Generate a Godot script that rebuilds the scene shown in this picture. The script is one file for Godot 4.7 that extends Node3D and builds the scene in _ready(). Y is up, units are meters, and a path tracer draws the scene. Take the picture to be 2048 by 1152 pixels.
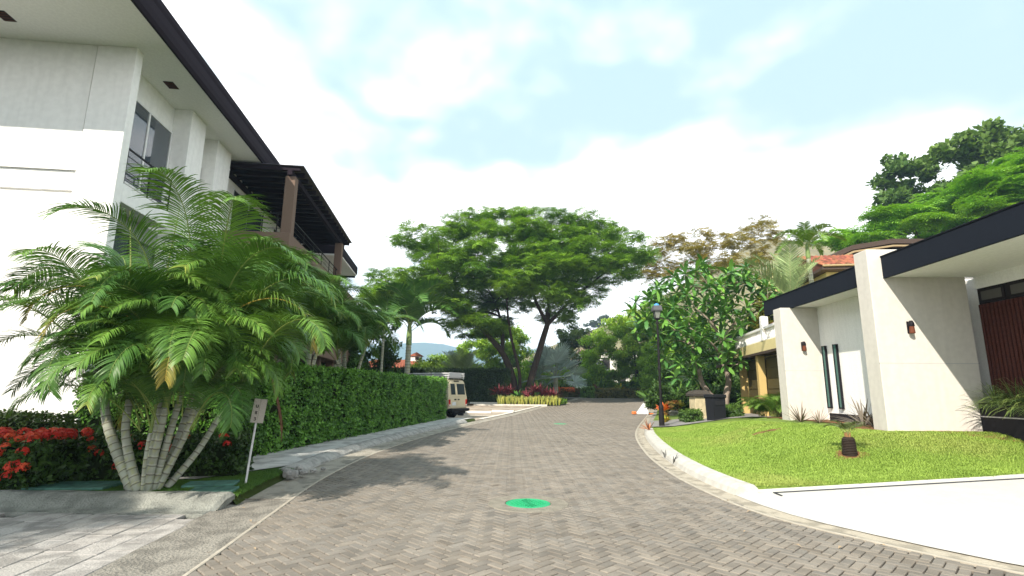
extends Node3D

# ---------------------------------------------------------------- mesh builder
class MB:
	var v := PackedVector3Array()
	var n := PackedVector3Array()
	var c := PackedColorArray()
	var ix := PackedInt32Array()
	var col := Color.WHITE
	var tinted := false

	func vert(p: Vector3, nn: Vector3) -> int:
		v.append(p)
		n.append(nn)
		c.append(col)
		return v.size() - 1

	# a convex flat polygon whose front looks away from inside
	func face(p: Array, inside: Vector3) -> void:
		var nn: Vector3 = (p[1] - p[0]).cross(p[2] - p[0])
		if nn.length_squared() < 1e-16 and p.size() > 3:
			nn = (p[2] - p[0]).cross(p[3] - p[0])
		nn = nn.normalized()
		var flip := nn.dot(p[0] - inside) < 0.0
		if flip:
			nn = -nn
		var s := v.size()
		for q in p:
			vert(q, nn)
		for k in range(1, p.size() - 1):
			if flip:
				ix.append_array([s, s + k, s + k + 1])
			else:
				ix.append_array([s, s + k + 1, s + k])

	func obox(t: Transform3D, h: Vector3, b := 0.0) -> void:
		var o := t.origin
		if b <= 0.0:
			for ax in 3:
				for sg in [-1.0, 1.0]:
					var q := []
					for uv in [[-1, -1], [1, -1], [1, 1], [-1, 1]]:
						var p := Vector3.ZERO
						p[ax] = sg * h[ax]
						p[(ax + 1) % 3] = uv[0] * h[(ax + 1) % 3]
						p[(ax + 2) % 3] = uv[1] * h[(ax + 2) % 3]
						q.append(t * p)
					face(q, o)
			return
		for ax in 3:
			var e := (ax + 1) % 3
			var f := (ax + 2) % 3
			for sg in [-1.0, 1.0]:
				var q := []
				for uv in [[-1, -1], [1, -1], [1, 1], [-1, 1]]:
					var p := Vector3.ZERO
					p[ax] = sg * h[ax]
					p[e] = uv[0] * (h[e] - b)
					p[f] = uv[1] * (h[f] - b)
					q.append(t * p)
				face(q, o)
			for s1 in [-1.0, 1.0]:
				for s2 in [-1.0, 1.0]:
					var q := []
					for k in 4:
						var p := Vector3.ZERO
						p[ax] = (h[ax] - b) * (-1.0 if k == 0 or k == 3 else 1.0)
						p[e] = s1 * (h[e] - (0.0 if k < 2 else b))
						p[f] = s2 * (h[f] - (b if k < 2 else 0.0))
						q.append(t * p)
					face(q, o)
		for sx in [-1.0, 1.0]:
			for sy in [-1.0, 1.0]:
				for sz in [-1.0, 1.0]:
					face([t * Vector3(sx * h.x, sy * (h.y - b), sz * (h.z - b)), t * Vector3(sx * (h.x - b), sy * h.y, sz * (h.z - b)), t * Vector3(sx * (h.x - b), sy * (h.y - b), sz * h.z)], o)

	func box(lo: Vector3, hi: Vector3, b := 0.0) -> void:
		obox(Transform3D(Basis(), (lo + hi) / 2), (hi - lo).abs() / 2, b)

	# extruded polygon in x,y, from z0 to z1
	func prism(poly: PackedVector2Array, z0: float, z1: float, t := Transform3D()) -> void:
		var mid := Vector2.ZERO
		for p in poly:
			mid += p / poly.size()
		var inside := t * Vector3(mid.x, mid.y, (z0 + z1) / 2)
		var tri := Geometry2D.triangulate_polygon(poly)
		for k in range(0, tri.size(), 3):
			for z in [z0, z1]:
				var q := []
				for j in 3:
					var p: Vector2 = poly[tri[k + j]]
					q.append(t * Vector3(p.x, p.y, z))
				var away: Vector3 = t.basis * Vector3(0, 0, z - (z0 + z1) / 2)
				face(q, q[0] - away)
		var cw := Geometry2D.is_polygon_clockwise(poly)
		for k in poly.size():
			var a := poly[k]
			var b := poly[(k + 1) % poly.size()]
			var out := Vector3((b - a).y, -(b - a).x, 0)
			if cw:
				out = -out
			face([t * Vector3(a.x, a.y, z0), t * Vector3(b.x, b.y, z0), t * Vector3(b.x, b.y, z1), t * Vector3(a.x, a.y, z1)], t * (Vector3((a.x + b.x) / 2, (a.y + b.y) / 2, (z0 + z1) / 2) - out))

	func tube(p: Array, r: Array, sides := 7, cap := true) -> void:
		var up := Vector3(0.13, 0.2, 0.97)
		var first := v.size()
		for k in p.size():
			var d: Vector3 = (p[mini(k + 1, p.size() - 1)] - p[maxi(k - 1, 0)]).normalized()
			var e := d.cross(up)
			if e.length() < 0.05:
				e = d.cross(Vector3(0.9, 0.3, 0))
			e = e.normalized()
			var f := e.cross(d).normalized()
			up = f
			for s in sides:
				var a := TAU * s / sides
				var nn := e * cos(a) + f * sin(a)
				vert(p[k] + nn * r[k], nn)
		for k in p.size() - 1:
			for s in sides:
				var a := first + k * sides + s
				var b := first + k * sides + (s + 1) % sides
				ix.append_array([a, b, a + sides, b, b + sides, a + sides])
		if cap:
			for e in [0, p.size() - 1]:
				var q := []
				for s in sides:
					q.append(v[first + e * sides + s])
				face(q, p[1] if e == 0 else p[p.size() - 2])

	# turned shape: profile of (radius, height)
	func lathe(pr: Array, sides := 16, at := Vector3.ZERO, flat := false) -> void:
		var first := v.size()
		for k in pr.size():
			var a: Vector2 = pr[maxi(k - 1, 0)]
			var b: Vector2 = pr[mini(k + 1, pr.size() - 1)]
			var t := (b - a).normalized()
			for s in sides:
				var g := TAU * (s + 0.5) / sides
				vert(at + Vector3(cos(g) * pr[k].x, pr[k].y, sin(g) * pr[k].x), Vector3(cos(g) * t.y, -t.x, sin(g) * t.y).normalized())
		if flat:
			var old := v.slice(first)
			v.resize(first)
			n.resize(first)
			c.resize(first)
			for k in pr.size() - 1:
				for s in sides:
					var s2 := (s + 1) % sides
					var mid := at + Vector3(0, (pr[k].y + pr[k + 1].y) / 2, 0)
					face([old[k * sides + s], old[k * sides + s2], old[(k + 1) * sides + s2], old[(k + 1) * sides + s]], mid)
			return
		for k in pr.size() - 1:
			for s in sides:
				var a := first + k * sides + s
				var b := first + k * sides + (s + 1) % sides
				ix.append_array([a, b, a + sides, b, b + sides, a + sides])

	# grid of rows of points, smooth; wound so that its normals look up
	func grid(rows: Array) -> void:
		var first := v.size()
		var w: int = rows[0].size()
		for i in rows.size():
			for j in w:
				var du: Vector3 = rows[mini(i + 1, rows.size() - 1)][j] - rows[maxi(i - 1, 0)][j]
				var dv: Vector3 = rows[i][mini(j + 1, w - 1)] - rows[i][maxi(j - 1, 0)]
				var nn := du.cross(dv).normalized()
				if nn.y < 0.0:
					nn = -nn
				vert(rows[i][j], nn)
		for i in rows.size() - 1:
			for j in w - 1:
				var a := first + i * w + j
				var e1: Vector3 = v[a + 1] - v[a]
				var e2: Vector3 = v[a + w] - v[a]
				if e1.cross(e2).y > 0.0:
					ix.append_array([a, a + w, a + 1, a + 1, a + w, a + w + 1])
				else:
					ix.append_array([a, a + 1, a + w, a + 1, a + w + 1, a + w])

	# a tapering ribbon along points, width across side
	func ribbon(p: Array, w: Array, side: Vector3) -> void:
		var first := v.size()
		var mid := p.size() / 2
		var dm: Vector3 = p[mid] - p[mid - 1]
		var sg := 1.0 if side.cross(dm).y >= 0.0 else -1.0
		for k in p.size():
			var d: Vector3 = (p[mini(k + 1, p.size() - 1)] - p[maxi(k - 1, 0)]).normalized()
			var s := (side - d * side.dot(d)).normalized()
			var nn := s.cross(d).normalized() * sg
			if k == p.size() - 1 and w[k] <= 0.0:
				vert(p[k], nn)
			else:
				vert(p[k] - s * w[k] / 2 * sg, nn)
				vert(p[k] + s * w[k] / 2 * sg, nn)
		for k in p.size() - 1:
			var a := first + 2 * k
			if k == p.size() - 2 and w[k + 1] <= 0.0:
				ix.append_array([a, a + 2, a + 1])
			else:
				ix.append_array([a, a + 2, a + 1, a + 1, a + 2, a + 3])

	# a pointed oval leaf folded along its middle: root, direction, up, length, width
	func leaf(o: Vector3, d: Vector3, up: Vector3, l: float, w: float, bend := 0.15, fold := 0.25) -> void:
		var s := d.cross(up).normalized()
		var u := s.cross(d).normalized()
		var first := v.size()
		var nl := (u + s * fold).normalized()
		var nr := (u - s * fold).normalized()
		var m1 := o + d * l * 0.5 - u * bend * l * 0.12
		var tip := o + d * l - u * bend * l
		vert(o, u)
		vert(m1 - s * w * 0.5 + u * w * fold * 0.5, nl)
		vert(m1, u)
		vert(m1 + s * w * 0.5 + u * w * fold * 0.5, nr)
		vert(tip, u)
		ix.append_array([first, first + 1, first + 2, first, first + 2, first + 3, first + 1, first + 4, first + 2, first + 2, first + 4, first + 3])

	func mesh() -> ArrayMesh:
		var a := []
		a.resize(Mesh.ARRAY_MAX)
		a[Mesh.ARRAY_VERTEX] = v
		a[Mesh.ARRAY_NORMAL] = n
		a[Mesh.ARRAY_COLOR] = c
		a[Mesh.ARRAY_INDEX] = ix
		var m := ArrayMesh.new()
		m.add_surface_from_arrays(Mesh.PRIMITIVE_TRIANGLES, a)
		return m

# ---------------------------------------------------------------- objects, names, materials
var taken := {}
var M := {}
var T := {}
var rng := RandomNumberGenerator.new()
var noise := FastNoiseLite.new()

func numbered(called: String) -> String:
	var k: int = taken.get(called, 0)
	taken[called] = k + 1
	return called if k == 0 else "%s_%03d" % [called, k]

func thing(called: String, label: String, category: String, at := Vector3.ZERO, yaw := 0.0, group := "") -> Node3D:
	var o := Node3D.new()
	o.name = numbered(called)
	add_child(o)
	o.position = at
	o.rotation.y = yaw
	o.set_meta("label", label)
	o.set_meta("category", category)
	if group:
		o.set_meta("group", group)
	return o

func part_name(called: String, parent: Node3D) -> String:
	var key := "%d/%s" % [parent.get_instance_id(), called]
	var k: int = taken.get(key, 0)
	taken[key] = k + 1
	return called if k == 0 else "%s_%03d" % [called, k]

func put(called: String, m: Mesh, mat: Material, parent: Node3D) -> MeshInstance3D:
	var o := MeshInstance3D.new()
	o.mesh = m
	o.material_override = mat
	o.name = part_name(called, parent)
	parent.add_child(o, true)
	return o

func part(called: String, b: MB, mat: Material, parent: Node3D) -> MeshInstance3D:
	return put(called, b.mesh(), mat, parent)

func bx(parent: Node3D, called: String, mat: Material, x0: float, y0: float, z0: float, x1: float, y1: float, z1: float, bevel := 0.0) -> MeshInstance3D:
	var b := MB.new()
	b.box(Vector3(x0, y0, z0), Vector3(x1, y1, z1), bevel)
	return part(called, b, mat, parent)

func struct(called: String, b: MB, mat: Material) -> MeshInstance3D:
	var o := MeshInstance3D.new()
	o.mesh = b.mesh()
	o.material_override = mat
	o.name = numbered(called)
	add_child(o)
	o.set_meta("kind", "structure")
	return o

func single(called: String, b: MB, mat: Material, label: String, category: String, at := Vector3.ZERO, group := "") -> MeshInstance3D:
	var o := MeshInstance3D.new()
	o.mesh = b.mesh()
	o.material_override = mat
	o.name = numbered(called)
	add_child(o)
	o.position = at
	o.set_meta("label", label)
	o.set_meta("category", category)
	if group:
		o.set_meta("group", group)
	return o

func many(called: String, m: Mesh, mat: Material, parent: Node3D, at: Array, tints := []) -> MultiMeshInstance3D:
	var mm := MultiMesh.new()
	mm.transform_format = MultiMesh.TRANSFORM_3D
	mm.use_colors = tints.size() > 0
	mm.mesh = m
	mm.instance_count = at.size()
	for k in at.size():
		mm.set_instance_transform(k, at[k])
		if tints.size():
			mm.set_instance_color(k, tints[k])
	var o := MultiMeshInstance3D.new()
	o.multimesh = mm
	o.material_override = mat
	o.set_meta("kind", "stuff")
	o.name = part_name(called, parent)
	parent.add_child(o, true)
	return o

func lin(r: float, g: float, b: float) -> Color:
	return Color(r, g, b).linear_to_srgb()

func ramp(lo: float, hi: float, a := 0.25, b := 0.75) -> Gradient:
	var g := Gradient.new()
	g.offsets = PackedFloat32Array([a, b])
	g.colors = PackedColorArray([lin(lo, lo, lo), lin(hi, hi, hi)])
	return g

func noise_tex(freq: float, oct: int, lo: float, hi: float, seed_: int, a := 0.25, b := 0.75, normal := false, strength := 4.0, kind := FastNoiseLite.TYPE_SIMPLEX_SMOOTH) -> NoiseTexture2D:
	var f := FastNoiseLite.new()
	f.noise_type = kind
	f.seed = seed_
	f.frequency = freq
	f.fractal_octaves = oct
	var t := NoiseTexture2D.new()
	t.width = 512
	t.height = 512
	t.seamless = true
	t.noise = f
	if normal:
		t.as_normal_map = true
		t.bump_strength = strength
	else:
		t.color_ramp = ramp(lo, hi, a, b)
	return t

func mat(called: String, r: float, g: float, b: float, rough := 0.85, tex := "", scale := 1.0, over := "", over_scale := 0.2, bump := "", bump_scale := 1.0, tint := false) -> StandardMaterial3D:
	if M.has(called):
		return M[called]
	var m := StandardMaterial3D.new()
	m.resource_name = called
	m.albedo_color = lin(r, g, b)
	m.roughness = rough
	m.metallic_specular = 0.4 if r + g + b > 0.25 else 0.2
	m.vertex_color_use_as_albedo = tint
	if tex or bump:
		m.uv1_triplanar = true
		m.uv1_world_triplanar = true
		m.uv1_scale = Vector3.ONE * scale
	if tex:
		m.albedo_texture = T[tex]
	if over:
		m.detail_enabled = true
		m.detail_blend_mode = BaseMaterial3D.BLEND_MODE_MUL
		m.detail_uv_layer = BaseMaterial3D.DETAIL_UV_2
		m.detail_albedo = T[over]
		m.uv2_triplanar = true
		m.uv2_world_triplanar = true
		m.uv2_scale = Vector3.ONE * over_scale if over != "streak" else Vector3(over_scale, over_scale * 0.09, over_scale)
	if bump:
		m.normal_enabled = true
		m.normal_texture = T[bump]
		m.normal_scale = bump_scale
	M[called] = m
	return m

func leafmat(called: String, r: float, g: float, b: float, rough := 0.5, through := 0.35) -> StandardMaterial3D:
	if M.has(called):
		return M[called]
	var m := StandardMaterial3D.new()
	m.resource_name = called
	m.albedo_color = lin(r, g, b)
	m.vertex_color_use_as_albedo = true
	m.roughness = rough
	m.metallic_specular = 0.35
	m.cull_mode = BaseMaterial3D.CULL_DISABLED
	m.backlight_enabled = true
	m.backlight = Color(through, through, through * 0.6)
	M[called] = m
	return m

func make_textures() -> void:
	T.grain = noise_tex(0.09, 3, 0.72, 1.0, 1, 0.2, 0.8)
	T.speck = noise_tex(0.3, 2, 0.4, 1.0, 2, 0.25, 0.7)
	T.soft = noise_tex(0.02, 4, 0.94, 1.0, 3)
	T.blotch = noise_tex(0.012, 5, 0.8, 1.0, 4, 0.3, 0.7)
	T.stain = noise_tex(0.01, 6, 0.66, 1.0, 5, 0.32, 0.6)
	T.streak = noise_tex(0.02, 5, 0.955, 1.0, 9, 0.2, 0.6)
	T.bump = noise_tex(0.12, 3, 0, 1, 6, 0.0, 1.0, true, 5.0)
	T.rough = noise_tex(0.04, 5, 0, 1, 7, 0.0, 1.0, true, 9.0)
	T.bark = noise_tex(0.05, 4, 0.45, 1.0, 8, 0.25, 0.75)

# ---------------------------------------------------------------- the lie of the land
const XL := [[3.0, -2.0], [-3.0, -2.62], [-4.94, -2.81], [-7.2, -3.09], [-9.88, -3.4], [-13.58, -3.47], [-19.18, -2.95], [-27.35, -1.5], [-37.0, 0.75], [-45.0, 2.9], [-50.0, 4.6], [-57.0, 7.2], [-70.0, 12.0]]
const XR := [[3.0, 16.0], [-2.0, 9.0], [-4.0, 6.1], [-5.16, 4.72], [-6.37, 3.9], [-7.4, 3.42], [-8.8, 3.22], [-11.1, 3.22], [-14.65, 3.62], [-20.4, 4.7], [-27.0, 6.45], [-36.0, 9.1], [-46.0, 11.9], [-57.0, 14.6], [-70.0, 18.0]]

func curve(t: Array, z: float) -> float:
	var k := 0
	while k < t.size() - 2 and z < t[k + 1][0]:
		k += 1
	var a: Array = t[k]
	var b: Array = t[k + 1]
	var u := clampf((z - a[0]) / (b[0] - a[0]), 0.0, 1.0)
	var pa: Array = t[maxi(k - 1, 0)]
	var pb: Array = t[mini(k + 2, t.size() - 1)]
	var ma: float = (b[1] - pa[1]) / (b[0] - pa[0])
	var mb: float = (pb[1] - a[1]) / (pb[0] - a[0])
	var h: float = b[0] - a[0]
	var u2 := u * u
	var u3 := u2 * u
	return a[1] * (2 * u3 - 3 * u2 + 1) + ma * h * (u3 - 2 * u2 + u) + b[1] * (3 * u2 - 2 * u3) + mb * h * (u3 - u2)

func xl(z: float) -> float:
	return curve(XL, z)

func xr(z: float) -> float:
	return curve(XR, z)

func gh(z: float) -> float:
	return 0.0009 * pow(maxf(-z - 28.0, 0.0), 2.0) if z > -58.0 else 0.81 + (-z - 58.0) * 0.012

func amp(z: float) -> float:
	var t := [[-8.6, 0.14], [-9.4, 0.2], [-11.6, 0.67], [-18.0, 0.67], [-21.5, 0.45], [-25.0, 0.45], [-30.0, 0.5]]
	if z > t[0][0]:
		return t[0][1]
	for k in t.size() - 1:
		if z >= t[k + 1][0]:
			return lerpf(t[k][1], t[k + 1][1], smoothstep(t[k][0], t[k + 1][0], z))
	return 0.5

# height of the right bank: the lawn mound and what lies beyond it
func rh(x: float, z: float) -> float:
	return 0.13 + amp(z) * smoothstep(0.0, 4.2, x - xr(z) - 0.75) + gh(z)

func lh(x: float, z: float) -> float:
	return 0.13 + gh(z)

func sweep(b: MB, t: Array, z0: float, z1: float, step: float, profile: Array, sgn: float, wob := 0.0) -> void:
	# profile of (distance outwards from the paving line, height)
	var rows := []
	var z := z0
	var steps := int((z0 - z1) / step)
	for k in steps + 1:
		z = lerpf(z0, z1, float(k) / steps)
		var x := curve(t, z)
		var d := Vector3(curve(t, z - 0.2) - curve(t, z + 0.2), 0, -0.4).normalized()
		var side := Vector3(-d.z, 0, d.x) * sgn
		var row := []
		for p in profile:
			var q: Vector3 = Vector3(x, p[1] + gh(z), z) + side * p[0]
			if wob > 0.0 and p.size() > 2:
				q += Vector3(noise.get_noise_3d(q.x * 60, q.z * 60, p[0] * 90), noise.get_noise_3d(q.x * 50, 40 + q.z * 50, p[0] * 70), 0) * wob * p[2]
			row.append(q)
		rows.append(row)
	for i in rows.size() - 1:
		for j in profile.size() - 1:
			var a: Vector3 = rows[i][j]
			var mid := Vector3(0, -3.0, 0)
			b.face([a, rows[i + 1][j], rows[i + 1][j + 1], rows[i][j + 1]], a + Vector3(sgn * 0.8, -2.0, 0))
	if profile.size() > 4:
		for e in [0, rows.size() - 1]:
			var q: Array = rows[e].duplicate()
			q.append(q[-1] * Vector3(1, 0, 1) + Vector3(0, gh(q[-1].z) - 0.06, 0))
			q.append(q[0] * Vector3(1, 0, 1) + Vector3(0, gh(q[0].z) - 0.06, 0))
			b.face(q, rows[1 if e == 0 else rows.size() - 2][2])

func frame_tf(at: Vector3, x: Vector3, y: Vector3) -> Transform3D:
	var xx := x.normalized()
	var yy := (y - xx * y.dot(xx)).normalized()
	return Transform3D(Basis(xx, yy, xx.cross(yy)), at)

func rand_basis(tilt := PI, s := 1.0) -> Basis:
	var ax := Vector3(rng.randf_range(-1, 1), 0, rng.randf_range(-1, 1)).normalized()
	if ax.length() < 0.5:
		ax = Vector3.RIGHT
	return (Basis(ax, rng.randf_range(-tilt, tilt)) * Basis(Vector3.UP, rng.randf() * TAU)).scaled(Vector3.ONE * s)

func yard(turn: float) -> Basis:
	return Basis(Vector3.UP, turn)

# ---------------------------------------------------------------- the scene
var road: Node3D
func _ready() -> void:
	rng.seed = 20240611
	noise.seed = 11
	noise.frequency = 0.02
	noise.fractal_octaves = 4
	var cam := Camera3D.new()
	cam.name = "camera"
	cam.position = Vector3(0, 1.6, 0)
	cam.basis = Basis(Vector3.RIGHT, deg_to_rad(11.05)) * Basis(Vector3.BACK, deg_to_rad(0.5))
	cam.fov = 57.5
	cam.far = 9000.0
	add_child(cam)
	cam.current = true
	var env := Environment.new()
	env.background_mode = Environment.BG_SKY
	env.tonemap_mode = Environment.TONE_MAPPER_LINEAR
	env.tonemap_exposure = 2.55
	env.sdfgi_enabled = true
	env.ssao_enabled = true
	env.ssil_enabled = true
	env.fog_enabled = true
	env.fog_density = 0.0005
	env.fog_light_color = Color(0.75, 0.88, 1.0)
	env.sky = Sky.new()
	var pan := PanoramaSkyMaterial.new()
	pan.panorama = sky_picture()
	env.sky.sky_material = pan
	var we := WorldEnvironment.new()
	we.name = "environment"
	we.environment = env
	add_child(we)
	var sun := DirectionalLight3D.new()
	sun.name = "sun"
	sun.light_energy = 1.05
	sun.light_color = Color(1.0, 0.96, 0.90)
	sun.light_angular_distance = 0.6
	sun.shadow_enabled = true
	sun.look_at_from_position(Vector3(-1.0, 1.64, 1.65) * 50.0, Vector3.ZERO)
	add_child(sun)
	make_textures()
	make_ground()
	make_road()
	make_kerbs()
	make_left_drive()
	make_right_bank()
	make_left_building()
	make_modern_house()
	make_yellow_house()
	make_far_buildings()
	make_street_things()
	make_palms()
	make_hedges()
	make_trees()
	make_garden()

func sky_picture() -> ImageTexture:
	var w := 1024
	var h := 512
	var im := Image.create(w, h, false, Image.FORMAT_RGBF)
	var f := FastNoiseLite.new()
	f.seed = 5
	f.noise_type = FastNoiseLite.TYPE_SIMPLEX_SMOOTH
	f.frequency = 0.55
	f.fractal_octaves = 5
	f.fractal_gain = 0.5
	for y in h:
		var el := PI * (0.5 - (y + 0.5) / h)
		for x in w:
			var az := TAU * ((x + 0.5) / w - 0.5)
			var d := Vector3(cos(el) * sin(az), sin(el), -cos(el) * cos(az))
			if el <= 0.0:
				im.set_pixel(x, y, Color(0.17, 0.17, 0.14))
				continue
			var p := d / (d.y + 0.22)
			var wx := f.get_noise_2d(p.x * 1.3 + 31.0, p.z * 1.3) * 0.5
			var c := f.get_noise_2d(p.x + wx, p.z + wx + 7.0) * 0.85 + 0.44
			c += 0.2 * f.get_noise_2d(p.x * 4.5 + 11.0, p.z * 4.5) + 0.1 * f.get_noise_2d(p.x * 11.0, p.z * 11.0 + 5.0)
			# openings in the cloud
			for o in OPEN:
				var dd: Vector3 = (d - o[0]) * o[2]
				c -= o[1] * exp(-dd.length_squared())
			var cover := smoothstep(0.02, 0.62, c + (1.0 - d.y) * 0.12)
			var blue := Color(0.265, 0.365, 0.40).lerp(Color(0.37, 0.42, 0.44), pow(1.0 - d.y, 3.0))
			var lit := (0.72 + 0.3 * f.get_noise_2d(p.x * 1.7 + 90.0, p.z * 1.7)) * (1.0 + 0.45 * pow(1.0 - d.y, 2.0))
			im.set_pixel(x, y, blue.lerp(Color(lit, lit * 0.998, lit * 0.995), cover))
	return ImageTexture.create_from_image(im)

# directions of blue openings, strength, narrowness per axis
const OPEN := [
	[Vector3(0.16, 0.53, -0.83), 0.36, Vector3(6.0, 9.0, 3.0)],
	[Vector3(0.28, 0.53, -0.80), 0.5, Vector3(5.0, 8.0, 3.0)],
	[Vector3(0.35, 0.57, -0.75), 0.74, Vector3(3.4, 4.6, 2.5)],
	[Vector3(0.46, 0.60, -0.66), 0.42, Vector3(5.0, 7.0, 3.0)],
	[Vector3(-0.38, 0.60, -0.72), 0.5, Vector3(4.0, 8.0, 3.0)],
	[Vector3(0.40, 0.44, -0.80), 0.18, Vector3(4.0, 12.0, 3.0)],
	[Vector3(0.7, 0.6, 0.4), 0.5, Vector3(3.0, 4.0, 3.0)],
	[Vector3(-0.6, 0.5, 0.6), 0.5, Vector3(3.0, 4.0, 3.0)],
	[Vector3(0.0, 0.9, 0.4), 0.5, Vector3(3.0, 4.0, 3.0)],
	[Vector3(-0.9, 0.35, -0.2), 0.4, Vector3(3.0, 5.0, 3.0)]]

func make_ground() -> void:
	var b := MB.new()
	var rows := []
	for z in [60.0, 0.0, -28.0, -40.0, -58.0, -80.0, -120.0, -200.0, -700.0]:
		var row := []
		for x in [-900.0, -120.0, -30.0, 0.0, 30.0, 120.0, 900.0]:
			row.append(Vector3(x, gh(z) - 0.08, z))
		rows.append(row)
	b.grid(rows)
	struct("ground", b, mat("earth", 0.09, 0.1, 0.045, 0.95, "speck", 0.6, "blotch", 0.06, "rough", 0.6))
	# the bank on the left, behind the kerb
	b = MB.new()
	rows = []
	var z := -7.75
	while z > -29.0:
		var row := []
		row.append(Vector3(xl(z) - 0.62, -0.03 + gh(z), z))
		for k in 8:
			row.append(Vector3(lerpf(xl(z) - 0.74, -34.0, pow(k / 7.0, 1.5)), lh(0, z) - 0.02, z))
		rows.append(row)
		z -= 0.7
	b.grid(rows)
	var lg := struct("left_grass_ground", b, mat("turf_soil", 0.06, 0.085, 0.02, 0.95, "speck", 1.2, "blotch", 0.3, "rough", 0.6))
	# hills far off
	b = MB.new()
	rows = []
	for i in 13:
		var row := []
		for j in 25:
			var x := lerpf(-250.0, 700.0, i / 12.0)
			var zz := lerpf(-190.0, -560.0, j / 24.0)
			var hgt := 98.0 * exp(-pow((x - 180.0) / 130.0, 2.0) - pow((zz + 300.0) / 90.0, 2.0)) + noise.get_noise_2d(x * 0.8, zz * 0.8) * 5.0
			row.append(Vector3(x, hgt - 1.0, zz))
		rows.append(row)
	b.grid(rows)
	struct("hill", b, mat("hill_scrub", 0.23, 0.2, 0.1, 0.95, "blotch", 0.03, "stain", 0.011))
	b = MB.new()
	rows = []
	for i in 31:
		var row := []
		for j in 9:
			var x := lerpf(-1500.0, 700.0, i / 30.0)
			var q := j / 8.0
			var hgt := (168.0 + 60.0 * noise.get_noise_1d(x * 0.12) - absf(x + 260.0) * 0.06) * sin(q * PI)
			row.append(Vector3(x, hgt - 4.0, -1500.0 - 900.0 * q))
		rows.append(row)
	b.grid(rows)
	struct("mountain", b, mat("mountain_forest", 0.05, 0.09, 0.06, 0.95, "blotch", 0.004))

# ---------------------------------------------------------------- road
func paver_mesh(w: float, l: float, h: float, c: float) -> MB:
	var b := MB.new()
	var x := w / 2
	var y := l / 2
	var o := Vector3(0, -h, 0)
	var t := [Vector3(-x + c, 0, -y + c), Vector3(x - c, 0, -y + c), Vector3(x - c, 0, y - c), Vector3(-x + c, 0, y - c)]
	var m := [Vector3(-x, -c, -y), Vector3(x, -c, -y), Vector3(x, -c, y), Vector3(-x, -c, y)]
	b.face(t, o)
	for k in 4:
		var j := (k + 1) % 4
		b.face([t[k], t[j], m[j], m[k]], o)
		b.face([m[k], m[j], m[j] + Vector3(0, -h, 0), m[k] + Vector3(0, -h, 0)], o)
	return b

const LIDS := [[0.26, -8.04], [2.43, -26.7]]

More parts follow.
